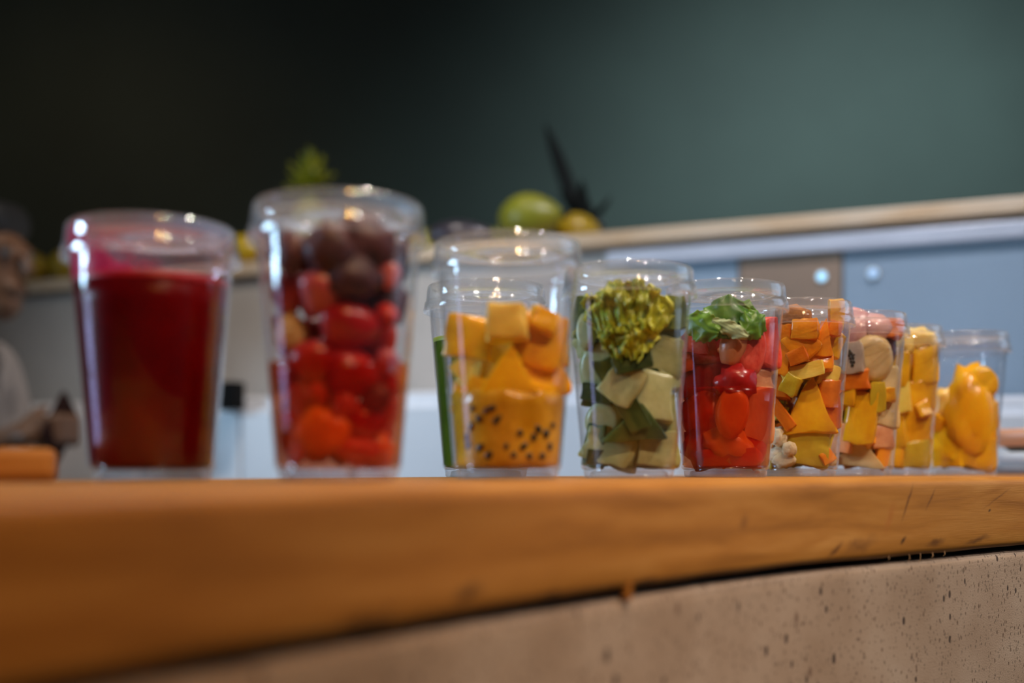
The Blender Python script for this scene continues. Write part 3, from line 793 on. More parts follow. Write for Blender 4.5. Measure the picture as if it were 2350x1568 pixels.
PIECES[7] = [
  (-5.4, 148.1, 45.1, 36.9, 'petal', 'onion', -25),
  (19.6, 148.1, 35.1, 24.6, 'petal', 'onion', 10),
  (37.1, 126.4, 17.5, 39.4, 'petal', 'onionskin', 10),
  (36.3, 146.5, 25.0, 22.2, 'chunk', 'apricot', 0),
  (15.4, 116.0, 42.6, 51.7, 'oval', 'banana', 0),
  (-5.4, 113.9, 30.0, 32.0, 'chunk', 'dragonfruit', 0),
  (-2.1, 93.9, 34.1, 23.6, 'chunk', 'papayadeep', -5),
  (-7.9, 78.4, 22.5, 23.6, 'chunk', 'mango', 10),
  (3.8, 57.6, 34.1, 56.6, 'chunk', 'mango', 8),
  (30.0, 95.1, 25.0, 34.5, 'chunk', 'banana', 0),
  (30.0, 65.9, 25.0, 39.4, 'chunk', 'banana', 0),
  (19.6, 76.4, 17.5, 29.5, 'chunk', 'mangogreen', 0),
  (6.3, 20.0, 57.6, 30.5, 'wedge', 'banana', 8),
  (30.0, 38.8, 25.0, 29.5, 'chunk', 'peach', 0),
  (24.6, 20.0, 15.0, 29.5, 'chunk', 'papaya', 15),
  (-13.8, 38.8, 25.0, 34.5, 'chunk', 'peach', 0),
]
PIECES[8] = [
  (23.3, 145.9, 41.1, 27.0, 'blob', 'pineapple', 0),
  (2.7, 140.0, 32.9, 32.4, 'blob', 'pineapple', 0),
  (26.5, 119.4, 32.9, 45.8, 'chunk', 'mango', 0),
  (0.5, 114.9, 32.9, 45.8, 'chunk', 'mango', 0),
  (24.7, 87.5, 34.0, 37.7, 'chunk', 'mango', 10),
  (0.5, 82.9, 32.9, 37.7, 'chunk', 'mangopale', 0),
  (23.3, 53.2, 31.8, 43.1, 'chunk', 'mango', 0),
  (-1.8, 48.6, 32.9, 43.1, 'chunk', 'mango', 0),
  (20.1, 18.9, 34.0, 32.4, 'chunk', 'mangogreen', 0),
  (-4.1, 18.9, 30.2, 32.4, 'chunk', 'mango', 0),
]
PIECES[9] = [
  (6.7, 69.5, 57.2, 109.7, 'blob', 'orangeslice', 4),
  (23.8, 106.2, 28.6, 37.1, 'oval', 'orangeslice', -25),
  (-23.8, 74.3, 31.5, 50.6, 'blob', 'orangepale', 10),
  (-20.5, 38.5, 40.1, 50.6, 'chunk', 'orangeslice', 0),
  (10.5, 21.8, 48.6, 39.4, 'chunk', 'orangeslice', 10),
  (32.0, 38.5, 25.8, 61.9, 'chunk', 'orangeslice', 0),
  (-13.4, 14.7, 34.3, 25.3, 'chunk', 'orangeslice', 0),
  (32.0, 67.1, 17.2, 33.8, 'chunk', 'orangepale', 0),
]

FILL = {2: (.126, 60, ['strawberry', 'acai', 'pinkberry']), 3: (.098, 22, ['mango', 'mangopale']), 4: (.112, 44, ['melon', 'melon', 'cucumberskin', 'leafgreen']), 5: (.108, 42, ['watermelondeep', 'watermelon', 'apricot']),
        6: (.128, 50, ['papaya', 'mango', 'papayadeep', 'mangogreen']), 7: (.128, 48, ['banana', 'mango', 'papaya']), 8: (.132, 48, ['mango', 'mangopale']), 9: (.062, 22, ['orangeslice'])}
FILLBASE = {3: .062}
def place(k, kind, mat, a, b, z, w_, d_, h_, roll, seed, extra=(0, 0)):
    """a = sideways, b = towards the back, z = height, all in the cup's own frame"""
    x, y, sz, _ = CUPS[k]; yaw = -math.atan2(x, y)
    c, s = math.cos(yaw), math.sin(yaw)
    R_ = Matrix.Rotation(yaw, 4, 'Z') @ Matrix.Rotation(extra[1], 4, 'Z') @ Matrix.Rotation(extra[0], 4, 'X') @ Matrix.Rotation(math.radians(roll), 4, 'Y')
    o = link(KIND[mat][0], shape(kind, mat, seed), None, None, (x + c * a - s * b, y + s * a + c * b, TOP + z))
    o.rotation_euler = R_.to_euler(); o.scale = (w_, d_, h_)
    return o
def where(a, z, zmax):
    f = z / zmax
    v = 'at the bottom of' if f < .22 else 'low in' if f < .42 else 'halfway up' if f < .62 else 'high in' if f < .82 else 'on top in'
    hh = 'left of centre' if -.022 < a < -.008 else 'far left' if a <= -.022 else 'right of centre' if .008 < a < .022 else 'far right' if a >= .022 else 'at the centre'
    return v, hh
def contents(k):
    fixed = []
    sz = CUPS[k][2]
    zmax = max(p[1] for p in PIECES[k]) / 1000
    for n, (a, z, w_, h_, kind, mat, roll) in enumerate(PIECES[k]):
        a, z, w_, h_ = a / 1000, z / 1000, w_ / 1000, h_ / 1000
        z = max(z, .0085 + h_ * .46)
        R = rin(max(z - h_ * .4, .010), sz) - .0006
        rr = math.radians(roll); we = abs(w_ * math.cos(rr)) + abs(h_ * math.sin(rr)) * .7
        lim = max(R - we * .49, .002)
        a = max(-lim, min(lim, a))
        d_ = {'slab': .4, 'petal': .8, 'oval': .55}.get(kind, .85) * min(w_, h_); d_ = max(d_, .005)
        edge = min(R * .985, abs(a) + we * .46)
        b = -(math.sqrt(max(R * R - edge * edge, 0)) - d_ * .5)
        if b > 0 : b = 0
        o = place(k, kind, mat, a, b, z, w_, d_, h_, roll, n, (SR.uniform(-.12, .12), -math.asin(max(-.8, min(.8, a / R))) * -.5))
        nm, words, cat = KIND[mat]
        v, hh = where(a, z, zmax)
        tag(o, f'{words} {v} {CUPWORD[k]}, {hh}', cat, f'{words}s in {CUPWORD[k]}')
        rads = min(w_, h_) * .42
        fixed.append((a, b, z, rads))
        if h_ > 1.7 * w_ or w_ > 1.7 * h_:
            dx, dz = (0, h_ * .3) if h_ > w_ else (w_ * .3, 0)
            fixed.append((a + dx, b, z + dz, rads)); fixed.append((a - dx, b, z - dz, rads))
    # the pieces behind them: spheres settle in the cup, each becomes a chunk
    ztop, cnt, mats = FILL[k]
    zb = FILLBASE.get(k, .0085)
    rg = np.random.default_rng(k)
    F = np.array(fixed); nf = len(F)
    r = rg.uniform(.0072, .0104, cnt)
    P_ = np.zeros((cnt, 3)); ang = rg.uniform(0, 2 * PI, cnt); rad = np.sqrt(rg.uniform(0, 1, cnt)) * .03
    P_[:, 0] = np.cos(ang) * rad; P_[:, 1] = np.sin(ang) * rad + .006; P_[:, 2] = rg.uniform(zb, ztop, cnt)
    A = np.vstack([F[:, :3], P_]); RR = np.concatenate([F[:, 3], r])
    for it in range(160):
        A[nf:, 2] -= .00012
        D = A[:, None, :] - A[None, :, :]; L = np.linalg.norm(D, axis=2) + 1e-9
        ov = np.maximum(RR[:, None] + RR[None, :] - L, 0); np.fill_diagonal(ov, 0)
        mv = (D / L[:, :, None] * ov[:, :, None]).sum(1) * .35
        A[nf:] += mv[nf:]
        z = A[nf:, 2]; z = np.clip(z, zb + r, ztop - r * .3); A[nf:, 2] = z; A[nf:, 1] = np.maximum(A[nf:, 1], -.018 if k == 2 else -.010)
        lim = RS * (.0344 + ((z - r * .6) / 1.035 - .0100) * .0835) - r * 1.0 - .0012
        q = np.hypot(A[nf:, 0], A[nf:, 1]); f = np.minimum(1, lim / np.maximum(q, 1e-6)); A[nf:, :2] *= f[:, None]
    D = A[:, None, :] - A[None, :, :]; L = np.linalg.norm(D, axis=2)
    for n in range(cnt):
        i = nf + n
        ov = (RR[i] + RR - L[i]); ov[i] = 0
        if ov.max() > RR[i] * .75: continue            # no room left for this one
        mat = mats[n % len(mats)]
        s = r[n] * 1.7
        kd = 'berry' if mat in ('strawberry', 'pinkberry') else 'blob' if mat in ('acai', 'pineapple') else 'slab' if mat in ('cucumberskin', 'leafgreen') else 'chunk'
        lvl = 'low' if A[i, 2] < .05 else 'halfway up' if A[i, 2] < .085 else 'high up'
        o = place(k, kd, mat, A[i, 0], A[i, 1], A[i, 2], s * rg.uniform(.9, 1.1), s * (.5 if kd == 'slab' else rg.uniform(.9, 1.1)), s * rg.uniform(.9, 1.15), rg.uniform(-40, 40), n, (rg.uniform(-.6, .6), rg.uniform(-1.5, 1.5)))
        nm, words, cat = KIND[mat]
        tag(o, f'small {words} {lvl} behind the front of {CUPWORD[k]}', cat, f'small {words}s packed {lvl} inside {CUPWORD[k]}')
for k in PIECES: contents(k)

# passion fruit pulp with seeds (third cup)
x3, y3, _, _ = CUPS[3]; yaw3 = -math.atan2(x3, y3)
pr = [(0, .0075), (.026, .0075), (.0325, .0085), (rin(.0110) - .0009, .0110)] + [(rin(.011 + .044 * i / 8) - .0009, .011 + .044 * i / 8) for i in range(1, 9)] + [(.036, .0580), (.026, .0600), (.014, .0590), (0, .0595)]
pulp = link('passion_fruit_pulp', lathe_mesh('passion_fruit_pulp', pr, 64), M['pulp'], None, (x3, y3, TOP), (0, 0, yaw3))
for v in pulp.data.vertices:
    if v.co.z > .05: v.co.z += mnoise.noise(v.co * 70) * .004
tag(pulp, 'golden passion fruit pulp with dark seeds filling the lower mango cup', 'fruit pulp')
sbm = bmesh.new(); bmesh.ops.create_icosphere(sbm, subdivisions=2, radius=1)
for v in sbm.verts: v.co.x *= 1 - .25 * v.co.z
sme = mesh_bm('seed', sbm); sme.materials.append(M['seed'])
for p in sme.polygons: p.use_smooth = True
SEEDS = [(-22.9, 46.5), (-18.8, 39.8), (-10.0, 46.5), (8.1, 30.4), (17.0, 27.7), (25.6, 30.4), (-0.8, 21.8), (14.3, 15.5), (22.9, 15.5), (-26.1, 22.3), (-18.0, 21.0), (10.8, 21.8), (-6.7, 39.0), (28, 22), (-27, 27.7), (-12.1, 16), (4.0, 16.2), (-14, 45), (20, 33), (30, 36), (-24, 35)]
for n, (a, z) in enumerate(SEEDS):
    a /= 1000; z /= 1000; R = rin(z) - .0003; a = max(-R * .9, min(R * .9, a))
    o = link('seed', sme, None, pulp, (a, -math.sqrt(R * R - a * a) + .0002, z), (0, SR.uniform(-1, 1), math.asin(a / R)), tuple(c * SR.uniform(.8, 1.45) for c in (.0020, .0009, .0026)))

# dragon fruit seeds patch: a dark heart-shaped mark as real seeds
for o in [o for o in COL.objects if o.name.startswith('dragonfruit_piece')][:1]:
    for sx, sz_ in ((-.02, .2), (.1, .22), (-.06, .1), (.05, .12), (.13, .1), (.0, .0), (.09, .0), (.03, -.1), (.1, -.12), (.06, -.22), (.0, .16), (.07, .06)):
        q = link('seed', sme, None, o, (sx + .05, -.49, sz_), None, (.055, .03, .07))

# ------------------------------------------------------------------ leaves
def leaf_mesh(name, L, Wd, mat, curl, ruffle, freq, serr, seed, nu=26, nv=26, fan=False, thick=.0004):
    r = random.Random(seed); ph = r.uniform(0, 6)
    vs, fs = [], []
    for i in range(nv + 1):
        t = i / nv
        wd = Wd * .5 * ((math.sin(PI * min(1, .06 + .92 * t)) ** .75) if not fan else (.18 + .82 * math.sin(PI * .5 * min(1, t * 1.15)) ** .8) * (1 if t < .85 else 1 - (t - .85) * 2.0))
        for j in range(nu + 1):
            u = j / nu * 2 - 1
            s = 1 + serr * (abs((t * freq * 1.7) % 1 - .5) * 2 - .5) * abs(u) ** 3
            x = u * wd * s; z = t * L
            yv = curl * (t * t) * L - .35 * Wd * (1 - u * u) * .5
            if fan:
                e_ = max(abs(u) ** 2, t ** 2)
                q1 = mnoise.noise(Vector((u * 3.1 * freq / 6, t * 3.4 * freq / 6, seed * 7.7))); q2 = mnoise.noise(Vector((u * 7 + 40, t * 8, seed * 3.1)))
                yv += ruffle * (.35 + 1.6 * e_) * (q1 * 1.7 + q2 * .45)
                x += ruffle * .7 * e_ * mnoise.noise(Vector((u * 6, t * 7 + 20, seed * 1.3))); z += ruffle * 1.2 * e_ * mnoise.noise(Vector((u * 6 + 9, t * 6, seed * 2.9)))
            else:
                yv += ruffle * abs(u) ** 1.5 * math.sin(t * freq * 4.0 + u * freq + ph) + ruffle * .35 * mnoise.noise(Vector((u * 3, t * 4, seed)))
            vs.append((x, yv, z))
    for i in range(nv):
        for j in range(nu):
            a = i * (nu + 1) + j; fs.append((a, a + 1, a + nu + 2, a + nu + 1))
    me = bpy.data.meshes.new(name); me.from_pydata(vs, [], fs); me.materials.append(mat)
    for p in me.polygons: p.use_smooth = True
    return me
def leaf(k, name, a, b, z, L, Wd, mat, roll, pitch, yawx, label, cat, group=None, curl=.2, ruffle=.002, freq=4, serr=.15, seed=1, fan=False):
    x, y, sz, _ = CUPS[k]; yaw = -math.atan2(x, y); c, s = math.cos(yaw), math.sin(yaw)
    o = link(name, leaf_mesh(name, L, Wd, mat, curl, ruffle, freq, serr, seed, fan=fan), None, None, (x + c * a - s * b, y + s * a + c * b, TOP + z))
    o.rotation_euler = (Matrix.Rotation(yaw + yawx, 4, 'Z') @ Matrix.Rotation(math.radians(roll), 4, 'Y') @ Matrix.Rotation(math.radians(pitch), 4, 'X')).to_euler()
    md = o.modifiers.new('thickness', 'SOLIDIFY'); md.thickness = .0005
    tag(o, label, cat, group)
    return o
LT = [(-.003, -.030, .096, .050, .040, 0, 2, 0, 5, 'frilly yellow-green lettuce leaf at the centre of the melon cup'), (.010, -.026, .098, .042, .036, 14, 0, .4, 8, 'frilly lettuce leaf leaning right at the top of the melon cup'),
      (-.012, -.024, .100, .042, .034, -14, 0, -.4, 9, 'frilly lettuce leaf leaning left beside the dark folded leaf'), (.000, -.018, .104, .044, .040, 4, -6, .1, 12, 'tallest lettuce leaf, behind the others under the lid'),
      (.004, -.034, .088, .028, .030, 6, 10, .1, 15, 'low lettuce frill in front of the melon pieces'), (-.006, -.033, .086, .026, .026, -8, 12, -.2, 21, 'lowest lettuce frill, curling left against the cup wall')]
for a, b_, z, L, Wd, ro, pi_, yw, sd, lab in LT:
    leaf(4, 'lettuce_leaf', a, b_, z, L, Wd, M['lettuce'], ro, pi_, yw, lab, 'lettuce', 'lettuce leaves in the melon cup', ruffle=.0045, freq=8, serr=.12, seed=sd, fan=True, curl=.08)
MT = [(.000, -.026, .112, .038, .046, 'mint', 4, -6, 0, 2, .1, .004, 'large upright green mint leaf on the watermelon'), (-.004, -.034, .117, .036, .026, 'mint', -66, 0, -.3, 3, .2, .003, 'green mint leaf pointing left over the watermelon'),
      (.013, -.031, .117, .028, .026, 'mint', 54, -5, .4, 4, .2, .003, 'small serrated mint leaf at the right of the watermelon cup'), (.018, -.037, .113, .034, .013, 'mintpale', -62, 0, -.1, 6, .1, .002, 'pale underside of a folded mint leaf on the watermelon'),
      (.008, -.018, .112, .038, .036, 'mint', 20, -10, .2, 7, .1, .004, 'mint leaf half hidden behind the large upright one')]
for a, b_, z, L, Wd, mt, ro, pi_, yw, sd, cu, ru, lab in MT:
    leaf(5, 'mint_leaf', a, b_, z, L, Wd, M[mt], ro, pi_, yw, lab, 'mint', 'mint leaves in the watermelon cup', curl=cu, ruffle=ru, freq=4, serr=.2, seed=sd)

# ------------------------------------------------------------------ back bar with ledge (its own frame: x along the ledge, y to the back)
EX, EY = 0.9206, -0.3906
M['ledge'] = wood('pine_ledge', (0.46, 0.28, 0.13), (0.55, 0.41, 0.27), (0.60, 0.53, 0.43), (), uvscale=(1.2, 5, 1))
M['rail'] = simple('white_rail', (0.44, 0.48, 0.55), rough=0.35, var=.05)
M['panel_grey'] = simple('warm_grey_panel', (0.40, 0.37, 0.34), rough=0.6, var=.06)
M['panel_glass'] = simple('blue_grey_glass', (0.24, 0.32, 0.40), rough=0.25, var=.08, scale=2)
M['panel_brown'] = simple('brown_panel', (0.24, 0.17, 0.12), rough=0.5, var=.1)
M['led'] = emit('blue_led', (0.32, 0.70, 1.0), 2.2)  # glowing colour for blue lights reflected in the glass panels
ZL = CAM_H + .5
bar = empty('back_bar', (-1.24, 3.0, 0), math.atan2(EY, EX)); tag(bar, 'back bar screen with pine ledge, white rail and grey and blue-glass panels', 'bar')
def plank_box(name, x0, x1, y0, y1, z0, z1, mat, parent):
    o = box(name, x0, x1, y0, y1, z0, z1, mat, parent, bevel=.004)
    uvl = o.data.uv_layers.new(name='UVMap')
    for lp in o.data.loops:
        v = o.data.vertices[lp.vertex_index].co; uvl.data[lp.index].uv = (v.x, v.y + v.z)
    return o
plank_box('ledge_top', -1.6, 3.6, 0, .32, ZL - .030, ZL, M['ledge'], bar)
box('shadow_batten', -1.6, 3.6, .03, .28, ZL - .042, ZL - .030, M['panel_brown'], bar)
box('rail', 1.56, 3.6, .008, .05, ZL - .074, ZL - .042, M['rail'], bar, bevel=.003)
box('panel', -1.6, 1.60, .02, .06, 0, ZL - .042, M['panel_grey'], bar)['label'] = 'warm grey panel under the ledge'
box('glass_panel', 1.604, 1.836, .022, .04, 0, ZL - .074, M['panel_glass'], bar)['label'] = 'blue-grey glass panel'
box('panel', 1.84, 2.04, .020, .05, 0, ZL - .074, M['panel_brown'], bar)['label'] = 'brown panel between the glass panes'
box('glass_panel', 2.044, 3.6, .022, .04, 0, ZL - .074, M['panel_glass'], bar)['label'] = 'wide blue-grey glass panel'
def bar_pt(x, y, z): return Vector((-1.24 + EX * x - EY * y, 3.0 + EY * x + EX * y, z))
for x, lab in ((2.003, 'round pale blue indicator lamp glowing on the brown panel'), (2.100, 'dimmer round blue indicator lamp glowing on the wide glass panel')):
    e = empty('indicator_lamp', bar_pt(x, .02, CAM_H + .378), math.atan2(EY, EX)); tag(e, lab, 'lamp', 'indicator lamps under the ledge')  # glowing disc stands in for a highlight reflected in the glass
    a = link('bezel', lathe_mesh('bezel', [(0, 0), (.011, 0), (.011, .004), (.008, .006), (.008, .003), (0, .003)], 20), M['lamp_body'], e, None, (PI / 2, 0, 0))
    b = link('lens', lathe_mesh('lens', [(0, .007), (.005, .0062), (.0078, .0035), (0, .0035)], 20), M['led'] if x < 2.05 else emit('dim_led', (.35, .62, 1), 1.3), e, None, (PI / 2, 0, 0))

# white cabinets in front of the grey panel
M['white'] = simple('white_lacquer', (0.80, 0.82, 0.86), rough=0.4, var=.03)
M['steel'] = simple('brushed_steel', (0.5, 0.5, 0.52), rough=0.35, metallic=.8)
M['black'] = simple('black_plastic', (0.008, 0.008, 0.008), rough=0.9, spec=.1)
ZW = 1.212
def cabinet(x0, x1, ztop, yf, depth, label, n=2, group='white cabinets'):
    p = bar_pt((x0 + x1) / 2, yf, 0)
    e = empty('white_cabinet', p, math.atan2(EY, EX)); tag(e, label, 'cabinet', group)
    h = (x1 - x0) / 2 - .004
    box('carcass', -h, h, .02, depth, .08, ztop, M['white'], e, bevel=.006)
    box('plinth', -h + .03, h - .03, .06, depth - .02, 0, .08, M['black'], e)
    for i in range(n):
        a = -h + .004 + i * (2 * h - .008) / n; b = a + (2 * h - .008) / n - .006
        d = box('door', a, b, 0, .019, .10, ztop - .03, M['white'], e, bevel=.003)
        link('handle', tube_mesh('handle', [(b - .04, 0, .62), (b - .04, -.03, .62), (b - .04, -.03, .86), (b - .04, 0, .86)], .006, 8), M['steel'], d)
    return e
c1 = cabinet(-.9, .55, ZW, -.26, .25, 'white cabinet at the left, partly hidden by the person and the juice cup')
c2 = cabinet(.55, 1.10, ZW, -.26, .25, 'white cabinet showing between the two largest cups, with a black box on it')
c3 = cabinet(1.10, 1.80, ZW, -.26, .25, 'white cabinet showing in slivers either side of the mango cup')
box('control_box', -.045, .012, -.045, -.002, ZW - .030, ZW + .03, M['black'], c2, bevel=.004)['label'] = 'black control box on the upper edge'
c4 = cabinet(2.0, 2.42, CAM_H + .117, -.30, .28, 'low white cabinet at the right under the blue glass', n=1, group='white cabinets')

# stack of trays on the worktop past the rightmost cup
M['tub'] = simple('peach_plastic', (0.66, 0.30, 0.16), rough=0.4)
M['tray'] = simple('pale_grey_tray', (0.55, 0.56, 0.60), rough=0.4)
M['traydark'] = simple('grey_tray', (0.22, 0.22, 0.25), rough=0.5)
M['darkdish'] = simple('dark_olive_glaze', (0.10, 0.09, 0.06), rough=0.3)
def rounded_dish(name, w2, d2, h, mat, flare):
    bm = bmesh.new(); rings = []
    for (f, z) in ((1 - flare, 0), (1 - flare * .5, h * .5), (1, h), (.96, h), (.93 - flare, h * .15)):
        ring = []
        for k in range(32):
            a = 2 * PI * k / 32; c, s = math.cos(a), math.sin(a)
            sx = abs(c) ** .35 * (1 if c >= 0 else -1); sy = abs(s) ** .35 * (1 if s >= 0 else -1)
            ring.append(bm.verts.new((sx * w2 * f, sy * d2 * f, z)))
        rings.append(ring)
    for a, b in zip(rings, rings[1:]):
        for k in range(32): bm.faces.new((a[k], a[(k + 1) % 32], b[(k + 1) % 32], b[k]))
    bm.faces.new(list(reversed(rings[0]))); bm.faces.new(rings[-1])
    return mesh_bm(name, bm)
ang = math.atan2(EY, EX)
sx_, sy_, sa = .70, 1.46, math.radians(38)
zz = TOP
for nm, w2, d2, hh, mt, fl_, lab, ct in (('serving_tray', .080, .050, .011, 'traydark', .04, 'grey tray at the bottom of the stack beside the rightmost cup', 'tray'), ('serving_tray', .078, .048, .017, 'tray', .05, 'pale grey tray second from the bottom of the stack at the right edge', 'tray'),
                                    ('shallow_dish', .066, .044, .007, 'darkdish', .15, 'dark olive shallow dish between the pale tray and the peach tub', 'dish'), ('plastic_tub', .080, .048, .022, 'tub', .06, 'peach-coloured plastic tub on top of the stack at the right edge', 'tub')):
    tag(link(nm, rounded_dish(nm, w2, d2, hh, M[mt], fl_), M[mt], None, (sx_, sy_, zz), (0, 0, sa), smooth=True), lab, ct); zz += hh

# wooden board lying on the worktop at the far left
M['board'] = wood('board_wood', (0.34, 0.14, 0.035), (0.46, 0.21, 0.06), (0.55, 0.29, 0.10), ())
bo = plank_box('wooden_board', -.10, .0, -.022, .022, 0, .0185, M['board'], None)
bo.location = (-.258, .642, TOP); bo.rotation_euler = (0, 0, math.radians(20))
tag(bo, 'small wooden board lying on the worktop left of the beet juice', 'board')

# ------------------------------------------------------------------ fruit and plants on the ledge
M['lemon'] = fruit('yellow_fruit_skin', (0.30, 0.20, 0.006), (0.46, 0.31, 0.008), rough=0.4, sss=.1, scale=4)
M['papskin'] = fruit('yellow_green_skin', (0.13, 0.15, 0.01), (0.30, 0.27, 0.015), rough=0.4, sss=.1, scale=3)
M['darkpurple'] = fruit('dark_purple_skin', (0.030, 0.024, 0.034), (0.07, 0.058, 0.07), rough=0.3, sss=0)
M['darkleaf'] = simple('dark_long_leaf', (0.010, 0.012, 0.011), rough=0.9, spec=.1)
M['limeleaf'] = simple('lime_leaf', (0.24, 0.27, 0.012), rough=0.5)
def ray_on_bar(u, y):
    """x along the ledge whose plan direction from the origin has slope u (= X/Y)"""
    return ((3.0 + EX * y) * u + 1.24 + EY * y) / (EX - EY * u)
def fruit_body(name, prof, mat, loc, rot, label, cat, group=None):
    o = link(name, lathe_mesh(name, prof, 28), mat, None, loc, rot); tag(o, label, cat, group); return o
def pprof(L, R, neck=.3):
    out = []
    for i in range(15):
        t = i / 14; r = R * math.sin(PI * t) ** .62 * (1 - neck * t); out.append((max(r, 0), t * L))
    return out
# yellow mangoes at the left end (one broad block of yellow in the photograph)
g = 'yellow fruit at the left end of the ledge'
for x, y, R, L, lab in ((-.135, .08, .050, .13, 'yellow mango next to the dark-haired person'), (.005, .08, .048, .12, 'yellow mango left of the beet cup, second from the person'), (.585, .08, .045, .12, 'yellow mango seen between the two largest cups')):
    p = bar_pt(x, y, ZL + R)
    o = fruit_body('mango', pprof(L, R, .15), M['lemon'], p + Vector((-.06 * EX, -.06 * EY, 0)), (0, PI / 2, ang), lab, 'mango', g)
    link('stem', tube_mesh('stem', [(0, 0, L - .004), (0, .003, L + .008)], [.004, .003], 7), M['darkleaf'], o)
def pineapple(x, y, label, H=.175, R=.055):
    p = bar_pt(x, y, ZL)
    e = empty('pineapple', p, .4); tag(e, label, 'pineapple')
    b = link('body', lathe_mesh('body', [(0, 0), (R * .6, 0.0), (R * .9, .02), (R, H * .4), (R * .92, H * .7), (R * .6, H * .95), (0, H)], 28), M['papskin'], e)
    rr = random.Random(3)
    for i in range(22):
        a = i * 2.4; t = i / 22; L = .07 + .075 * t; lean = (1.05 - .95 * t)
        me = leaf_mesh('crown_leaf', L, .030, M['limeleaf'], .5 * (1 - t), .001, 2, 0, i, nu=4, nv=8)
        o = link('crown_leaf', me, None, e, (math.cos(a) * .012, math.sin(a) * .012, H - .006))
        o.rotation_euler = (Matrix.Rotation(a + PI / 2, 4, 'Z') @ Matrix.Rotation(-lean * .8, 4, 'X')).to_euler()
    return e
pineapple(ray_on_bar((712 - 1175) / 2600, .15), .15, 'pineapple with a lime-green crown rising behind the berry cup')
# papaya, aubergines and a dark-leaved pot plant behind the mango cup
xb = ray_on_bar((1235 - 1175) / 2600, .08)
pa = fruit_body('papaya', pprof(.155, .060, .25), M['papskin'], bar_pt(xb - .09, .065, ZL + .060), (0, PI / 2, ang), 'yellow-green papaya lying on the ledge above the mango cup', 'papaya')
link('stem', tube_mesh('stem', [(0, 0, .152), (0, .004, .166)], [.008, .006], 8), M['darkleaf'], pa)
xm = ray_on_bar((1325 - 1175) / 2600, .09)
fruit_body('mango', pprof(.11, .043, .15), M['lemon'], bar_pt(xm - .075, .135, ZL + .043), (0, PI / 2, ang + .5), 'orange-yellow mango leaning at the right end of the papaya', 'mango')
xe = ray_on_bar((1105 - 1175) / 2600, .10)
for k, (dx, yy, rz, lab) in enumerate(((0, .07, .3, 'dark purple aubergine left of the papaya'), (-.02, .20, -.2, 'second dark aubergine behind the first on the ledge'))):
    o = fruit_body('aubergine', pprof(.17, .040, .35), M['darkpurple'], bar_pt(xe + dx - .13, yy, ZL + .040), (0, PI / 2, ang + rz), lab, 'aubergine', 'aubergines on the ledge')
    link('cap', lathe_mesh('cap', [(0.018, .160), (.012, .166), (.006, .172), (.005, .19), (0, .19)], 12), M['limeleaf'], o)
xg = ray_on_bar((1050 - 1175) / 2600, .12)
fruit_body('papaya', pprof(.13, .050, .2), M['papskin'], bar_pt(xg - .20, .27, ZL + .050), (0, PI / 2, ang - .3), 'smaller olive-green papaya behind the aubergines', 'papaya')
xp = ray_on_bar((1340 - 1175) / 2600, .265)
pot = empty('potted_plant', bar_pt(xp, .265, ZL)); tag(pot, 'dark-leaved pot plant with one tall leaning leaf on the ledge', 'plant')
link('pot', lathe_mesh('pot', [(0, 0), (.036, 0), (.045, .07), (.048, .07), (.048, .08), (.042, .08), (.040, .066), (0, .066)], 28), M['darkpurple'], pot)
tl = link('leaf', leaf_mesh('leaf', .27, .036, M['darkleaf'], .05, .001, 2, 0, 40, nu=6, nv=14), None, pot, (0, 0, .064), (0, -.34, 0))
tl.modifiers.new('thickness', 'SOLIDIFY').thickness = .0012
for i, (a, lean, L, wd) in enumerate(( (2.6, .75, .10, .030), (0.3, .55, .11, .03), (4.4, .6, .10, .03), (1.4, .4, .12, .03))):
    o = link('leaf', leaf_mesh('leaf', L, wd, M['darkleaf'], .05, .001, 2, 0, i, nu=6, nv=12), None, pot, (0, 0, .064))
    o.rotation_euler = (Matrix.Rotation(a + PI / 2, 4, 'Z') @ Matrix.Rotation(-lean, 4, 'X')).to_euler()
    o.modifiers.new('thickness', 'SOLIDIFY').thickness = .0012

# ------------------------------------------------------------------ person at the left edge
M['skin'] = fruit('skin', (0.16, 0.075, 0.040), (0.20, 0.10, 0.055), rough=0.5, sss=.15, scale=8, bump=.1)
M['hair'] = simple('dark_hair', (0.018, 0.017, 0.018), rough=0.55)
M['shirt'] = simple('mauve_grey_shirt', (0.36, 0.32, 0.31), rough=0.8)
M['trousers'] = simple('black_trousers', (0.03, 0.03, 0.035), rough=0.8)
M['phone'] = simple('dark_brown_phone_case', (0.025, 0.010, 0.008), rough=0.9, spec=.1)
M['eyewhite'] = simple('eye', (0.12, 0.10, 0.09), rough=0.3)
# local frame: the person faces -Y; feet at the origin
def capsules(chains, voxel, name, mat, parent, sm=6):
    bm = bmesh.new()
    for pts, rad in chains:
        add_tube(bm, pts, rad, 12)
        for p, r in zip(pts, rad):
            bmesh.ops.create_icosphere(bm, subdivisions=2, radius=r, matrix=Matrix.Translation(p))
    o = link(name, mesh_bm(name, bm), mat, parent)
    md = o.modifiers.new('join', 'REMESH'); md.mode = 'VOXEL'; md.voxel_size = voxel; md.use_smooth_shade = True
    ms = o.modifiers.new('soft', 'SMOOTH'); ms.iterations = sm; ms.factor = .5
    return o
pers = empty('person', (-1.225, 2.43, 0), 1.25); tag(pers, 'person in a mauve-grey shirt at the left edge, looking down at a dark phone', 'person')
HZ = 1.49
hy = -.125
body = [([(0, .02, .92), (0, .02, 1.08), (0, .01, 1.2), (0, .02, 1.30), (0, -.03, 1.36), (0, hy * .75, HZ - .06)], [.115, .11, .115, .095, .056, .055]),
        ([(-.075, .02, 1.10), (-.09, .02, 1.24), (-.15, .02, 1.285)], [.10, .095, .06]), ([(.075, .02, 1.10), (.09, .02, 1.24), (.15, .02, 1.285)], [.10, .095, .06])]
